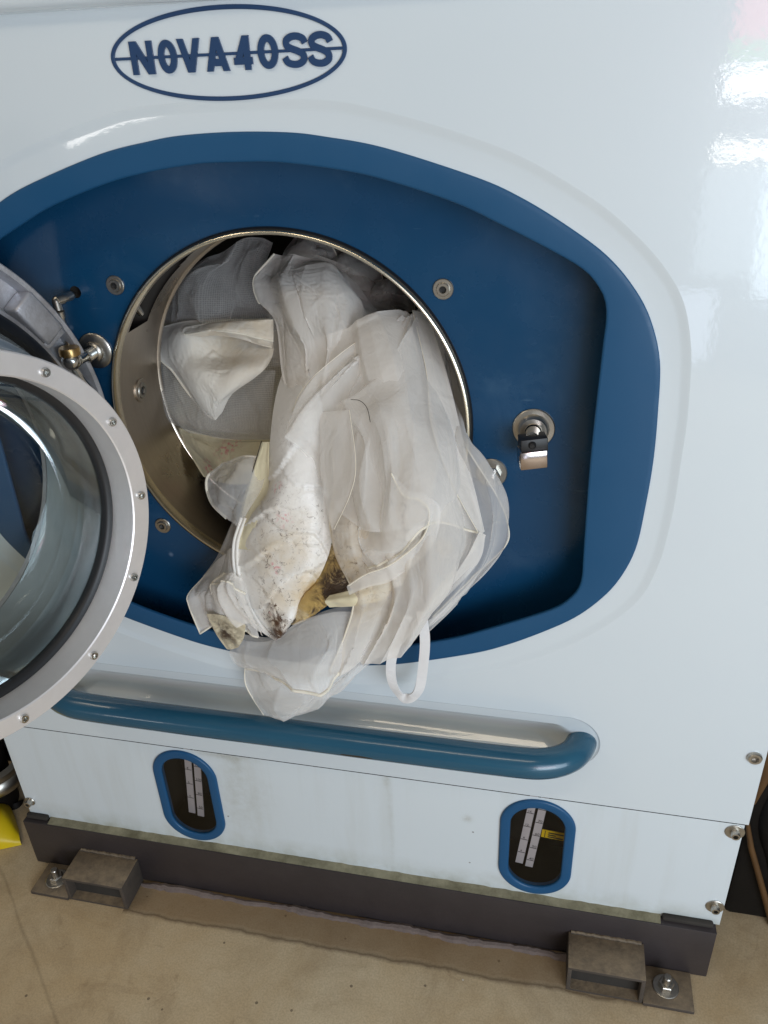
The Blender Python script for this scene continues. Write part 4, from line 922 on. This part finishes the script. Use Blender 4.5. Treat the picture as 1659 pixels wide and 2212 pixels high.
o, X = gsheet('facing', [[(398, 706, .2), (470, 696, .183), (590, 690, .176)], [(396, 720, .19), (480, 713, .163), (590, 733, .163)], [(425, 727, .19), (490, 727, .175), (588, 752, .168)]], 'cream', blouse, 60, 24, 1.06, 120, .015, seed=72, amp=.005, k=(4, 7))
ghem(X[13], .0016, 'hem', blouse, name='seam')
veil = tag(empty('tulle_veil', tuple(PY(450, 880, .17))), 'grey net veil spread below the folded cream garment in the drum', 'veil')
gsheet('net', [[(342, 775, .215), (420, 785, .2), (500, 800, .18), (592, 800, .155)], [(334, 830, .2), (420, 850, .175), (500, 868, .16), (586, 868, .14)], [(350, 888, .19), (420, 903, .165), (500, 918, .15), (582, 918, .125)], [(360, 912, .185), (440, 937, .16), (510, 951, .145), (580, 950, .12)]], 'tulle', veil, 60, 50, 1.06, 120, .012, .1, .006, (5, 6), 73, cr_=(12, .2), pl=(4, -.012))
gsheet('net', [[(350, 780, .235), (440, 790, .215), (660, 770, .19)], [(352, 850, .22), (440, 870, .195), (650, 870, .17)], [(378, 905, .2), (460, 930, .175), (640, 945, .145)]], 'tulle', veil, 50, 50, 1.08, 120, .012, .08, .008, (6, 6), 74, cr_=(12, .25), pl=(4, -.014))
lin = tag(empty('pale_yellow_garment', tuple(PY(480, 980, .15))), 'pale yellow fabric with pink spots under the grey net in the drum', 'garment')
gsheet('fold', [[(383, 922, .205), (440, 938, .18), (510, 950, .165), (585, 950, .145)], [(393, 950, .19), (450, 962, .155), (515, 970, .14), (585, 978, .12)], [(420, 998, .17), (470, 1000, .135), (520, 1000, .115), (580, 1005, .09)], [(440, 1030, .155), (490, 1045, .12), (530, 1045, .1), (570, 1045, .075)]], 'butter', lin, 50, 50, 1.06, 120, .012, .08, .006, (6, 6), 75)
gsheet('backing', [[(345, 700, .30), (450, 690, .29), (680, 690, .27)], [(360, 860, .26), (450, 870, .25), (650, 860, .22)], [(380, 930, .235), (450, 940, .22), (600, 940, .2)], [(420, 1000, .2), (480, 1010, .19), (600, 1010, .17)]], 'butter', lin, 30, 30, 1.04, 60, .02, seed=76, amp=.005)
nett = tag(empty('dark_net_petticoat', tuple(PY(470, 610, .25))), 'crumpled grey net petticoat in the shadowed top of the drum', 'petticoat')
gsheet('net', [[(425, 560, .30), (490, 532, .28), (540, 510, .28), (592, 520, .30)], [(372, 620, .28), (430, 600, .25), (500, 585, .24), (572, 585, .26)], [(356, 680, .26), (420, 672, .23), (500, 668, .22), (590, 668, .23)], [(352, 725, .25), (420, 720, .235), (500, 716, .23), (640, 715, .22)]], 'tulle', nett, 70, 70, 1.08, 120, .012, .05, .008, (6, 6), 81, cr_=(16, .35), pl=(5, -.02))
gsheet('net', [[(400, 600, .33), (470, 560, .32), (560, 545, .33)], [(380, 660, .30), (480, 640, .27), (580, 630, .28)], [(370, 725, .27), (480, 715, .25), (590, 715, .24)]], 'tulle', nett, 60, 60, 1.08, 120, .012, .05, .010, (6, 6), 82, cr_=(16, .35), pl=(5, -.02))
for i, (x, y, Y, w, h) in enumerate(((668, 545, .31, 62, 34), (760, 590, .31, 70, 50), (836, 640, .28, 60, 34))):
    o, X = gsheet('net_loop', [[(x-w, y+h, Y+.02), (x, y+h*.8, Y-.01), (x+w, y+h, Y+.02)], [(x-w*.9, y, Y), (x, y-h*.2, Y-.04), (x+w*.9, y, Y)], [(x-w*.5, y-h, Y+.02), (x, y-h*1.1, Y), (x+w*.5, y-h, Y+.02)]], 'organza_thin', nett, 40, 40, 1.12, 120, .012, .05, .012, (5, 6), 90+i, cr_=(16, .5))
    ghem(X[:, -1], .0011, 'hem', nett)

# ------------------------------------------------------------------ things beside the machine
q1 = PZ(0, 1850); 
yl = tag(empty('yellow_wedge', (0, 0, 0)), 'yellow plastic wedge lying on the floor by the base beam', 'wedge')
A = PZ(47, 1826); B = PZ(-2, 1853); 
ctl = np.array([[A, A+[-.03, -.045, 0], A+[-.10, -.10, 0]]])
rows = []
for s, zz in ((0, 0.001), (.35, .030), (.7, .045), (1, .05)):
    rows.append([A+[-.012-.00*s, .012*s, zz*.6+.001], A+[-.055, -.020+.05*s, zz+.001], A+[-.13, -.052+.09*s, zz*1.2+.001], A+[-.24, -.09+.12*s, zz*1.3+.001]])
rows = [np.array([A, A+[-.05, -.024, 0], A+[-.12, -.055, 0], A+[-.22, -.10, 0]])+[0, 0, .001],
        np.array([A+[-.004, .004, .008], A+[-.05, -.015, .030], A+[-.12, -.040, .046], A+[-.22, -.08, .055]]),
        np.array([A+[-.012, .014, .011], A+[-.06, .030, .048], A+[-.13, .010, .066], A+[-.22, -.02, .075]]),
        np.array([A+[-.020, .024, .006], A+[-.08, .075, .02], A+[-.14, .08, .03], A+[-.22, .06, .035]]),
        np.array([A+[-.021, .026, .001], A+[-.08, .078, .001], A+[-.14, .083, .001], A+[-.22, .063, .001]])]
G = np.stack([cr(r, 16) for r in rows]); G = np.stack([cr(G[:, j], 20) for j in range(16)], 1)
F = [(i*16+j, i*16+j+1, (i+1)*16+j+1, (i+1)*16+j) for i in range(19) for j in range(15)]
mo('shell', G.reshape(-1, 3), F, M['yellow'], yl, 60)
# black pipework in the gap at the left
pp = tag(empty('black_pipe', (0, 0, 0)), 'sooty black pipe with steel coupling in the gap left of the machine', 'pipe')
b0 = PY(-20, 1720, .10)
mo('pipe', *tube([b0+[0, 0, -.30], b0+[0, 0, .0], b0+[.002, 0, .35]], .052, 28), M['pipe_and_shade'], pp, 60)
mo('coupling', *lathe([(.050, -.02), (.060, -.018), (.064, -.010), (.064, .004), (.058, .012), (.062, .02), (.062, .03), (.050, .034)], PY(-14, 1668, .10), AZ, AX, AY, 36), M['zinc'], pp, 40)
mo('elbow', *tube(cr([b0+[.045, .01, -.02], b0+[.06, -.01, -.06], b0+[.05, -.02, -.14], b0+[.03, -.01, -.24]], 24), .018, 14), M['pipe_and_shade'], pp, 60)
# near-black blocks added to stand for the shade in both side gaps
nb = tag(mo('shade_cabinet', *box(-1.50, -.72, .22, 1.1, 0.0, 1.7, .01), M['pipe_and_shade'], None, 30), 'dark sooty cabinet standing behind the black pipe', 'cabinet')
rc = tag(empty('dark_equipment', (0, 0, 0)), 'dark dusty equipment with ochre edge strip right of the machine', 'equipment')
mo('body', *box(.70, 1.5, .11, 1.2, 0.0, 1.6, .012), M['pipe_and_shade'], rc, 30)  # box coloured near-black where the gap lies in shade
e0, e1 = PY(1672, 2010, .10), PY(1622, 1830, .10)
mo('edge_strip', *tube([e0+(e0-e1)*.25, e0, e1, PY(1612, 1760, .10)], [.006, .006, .005, .003], 10), M['orange_dark'], rc, 60)
mo('upper_strip', *tube([PY(1628, 1735, .10), PY(1648, 1680, .10), PY(1668, 1600, .10)], [.003, .010, .018], 12), M['orange_dark'], rc, 60)
mo('bulge', *tube(cr([PY(1685, 1700, .12), PY(1668, 1790, .115), PY(1670, 1860, .115), PY(1690, 1960, .12)], 30), .018+.006*np.sin(np.linspace(0, 7, 30)), 14), M['pipe_and_shade'], rc, 80)
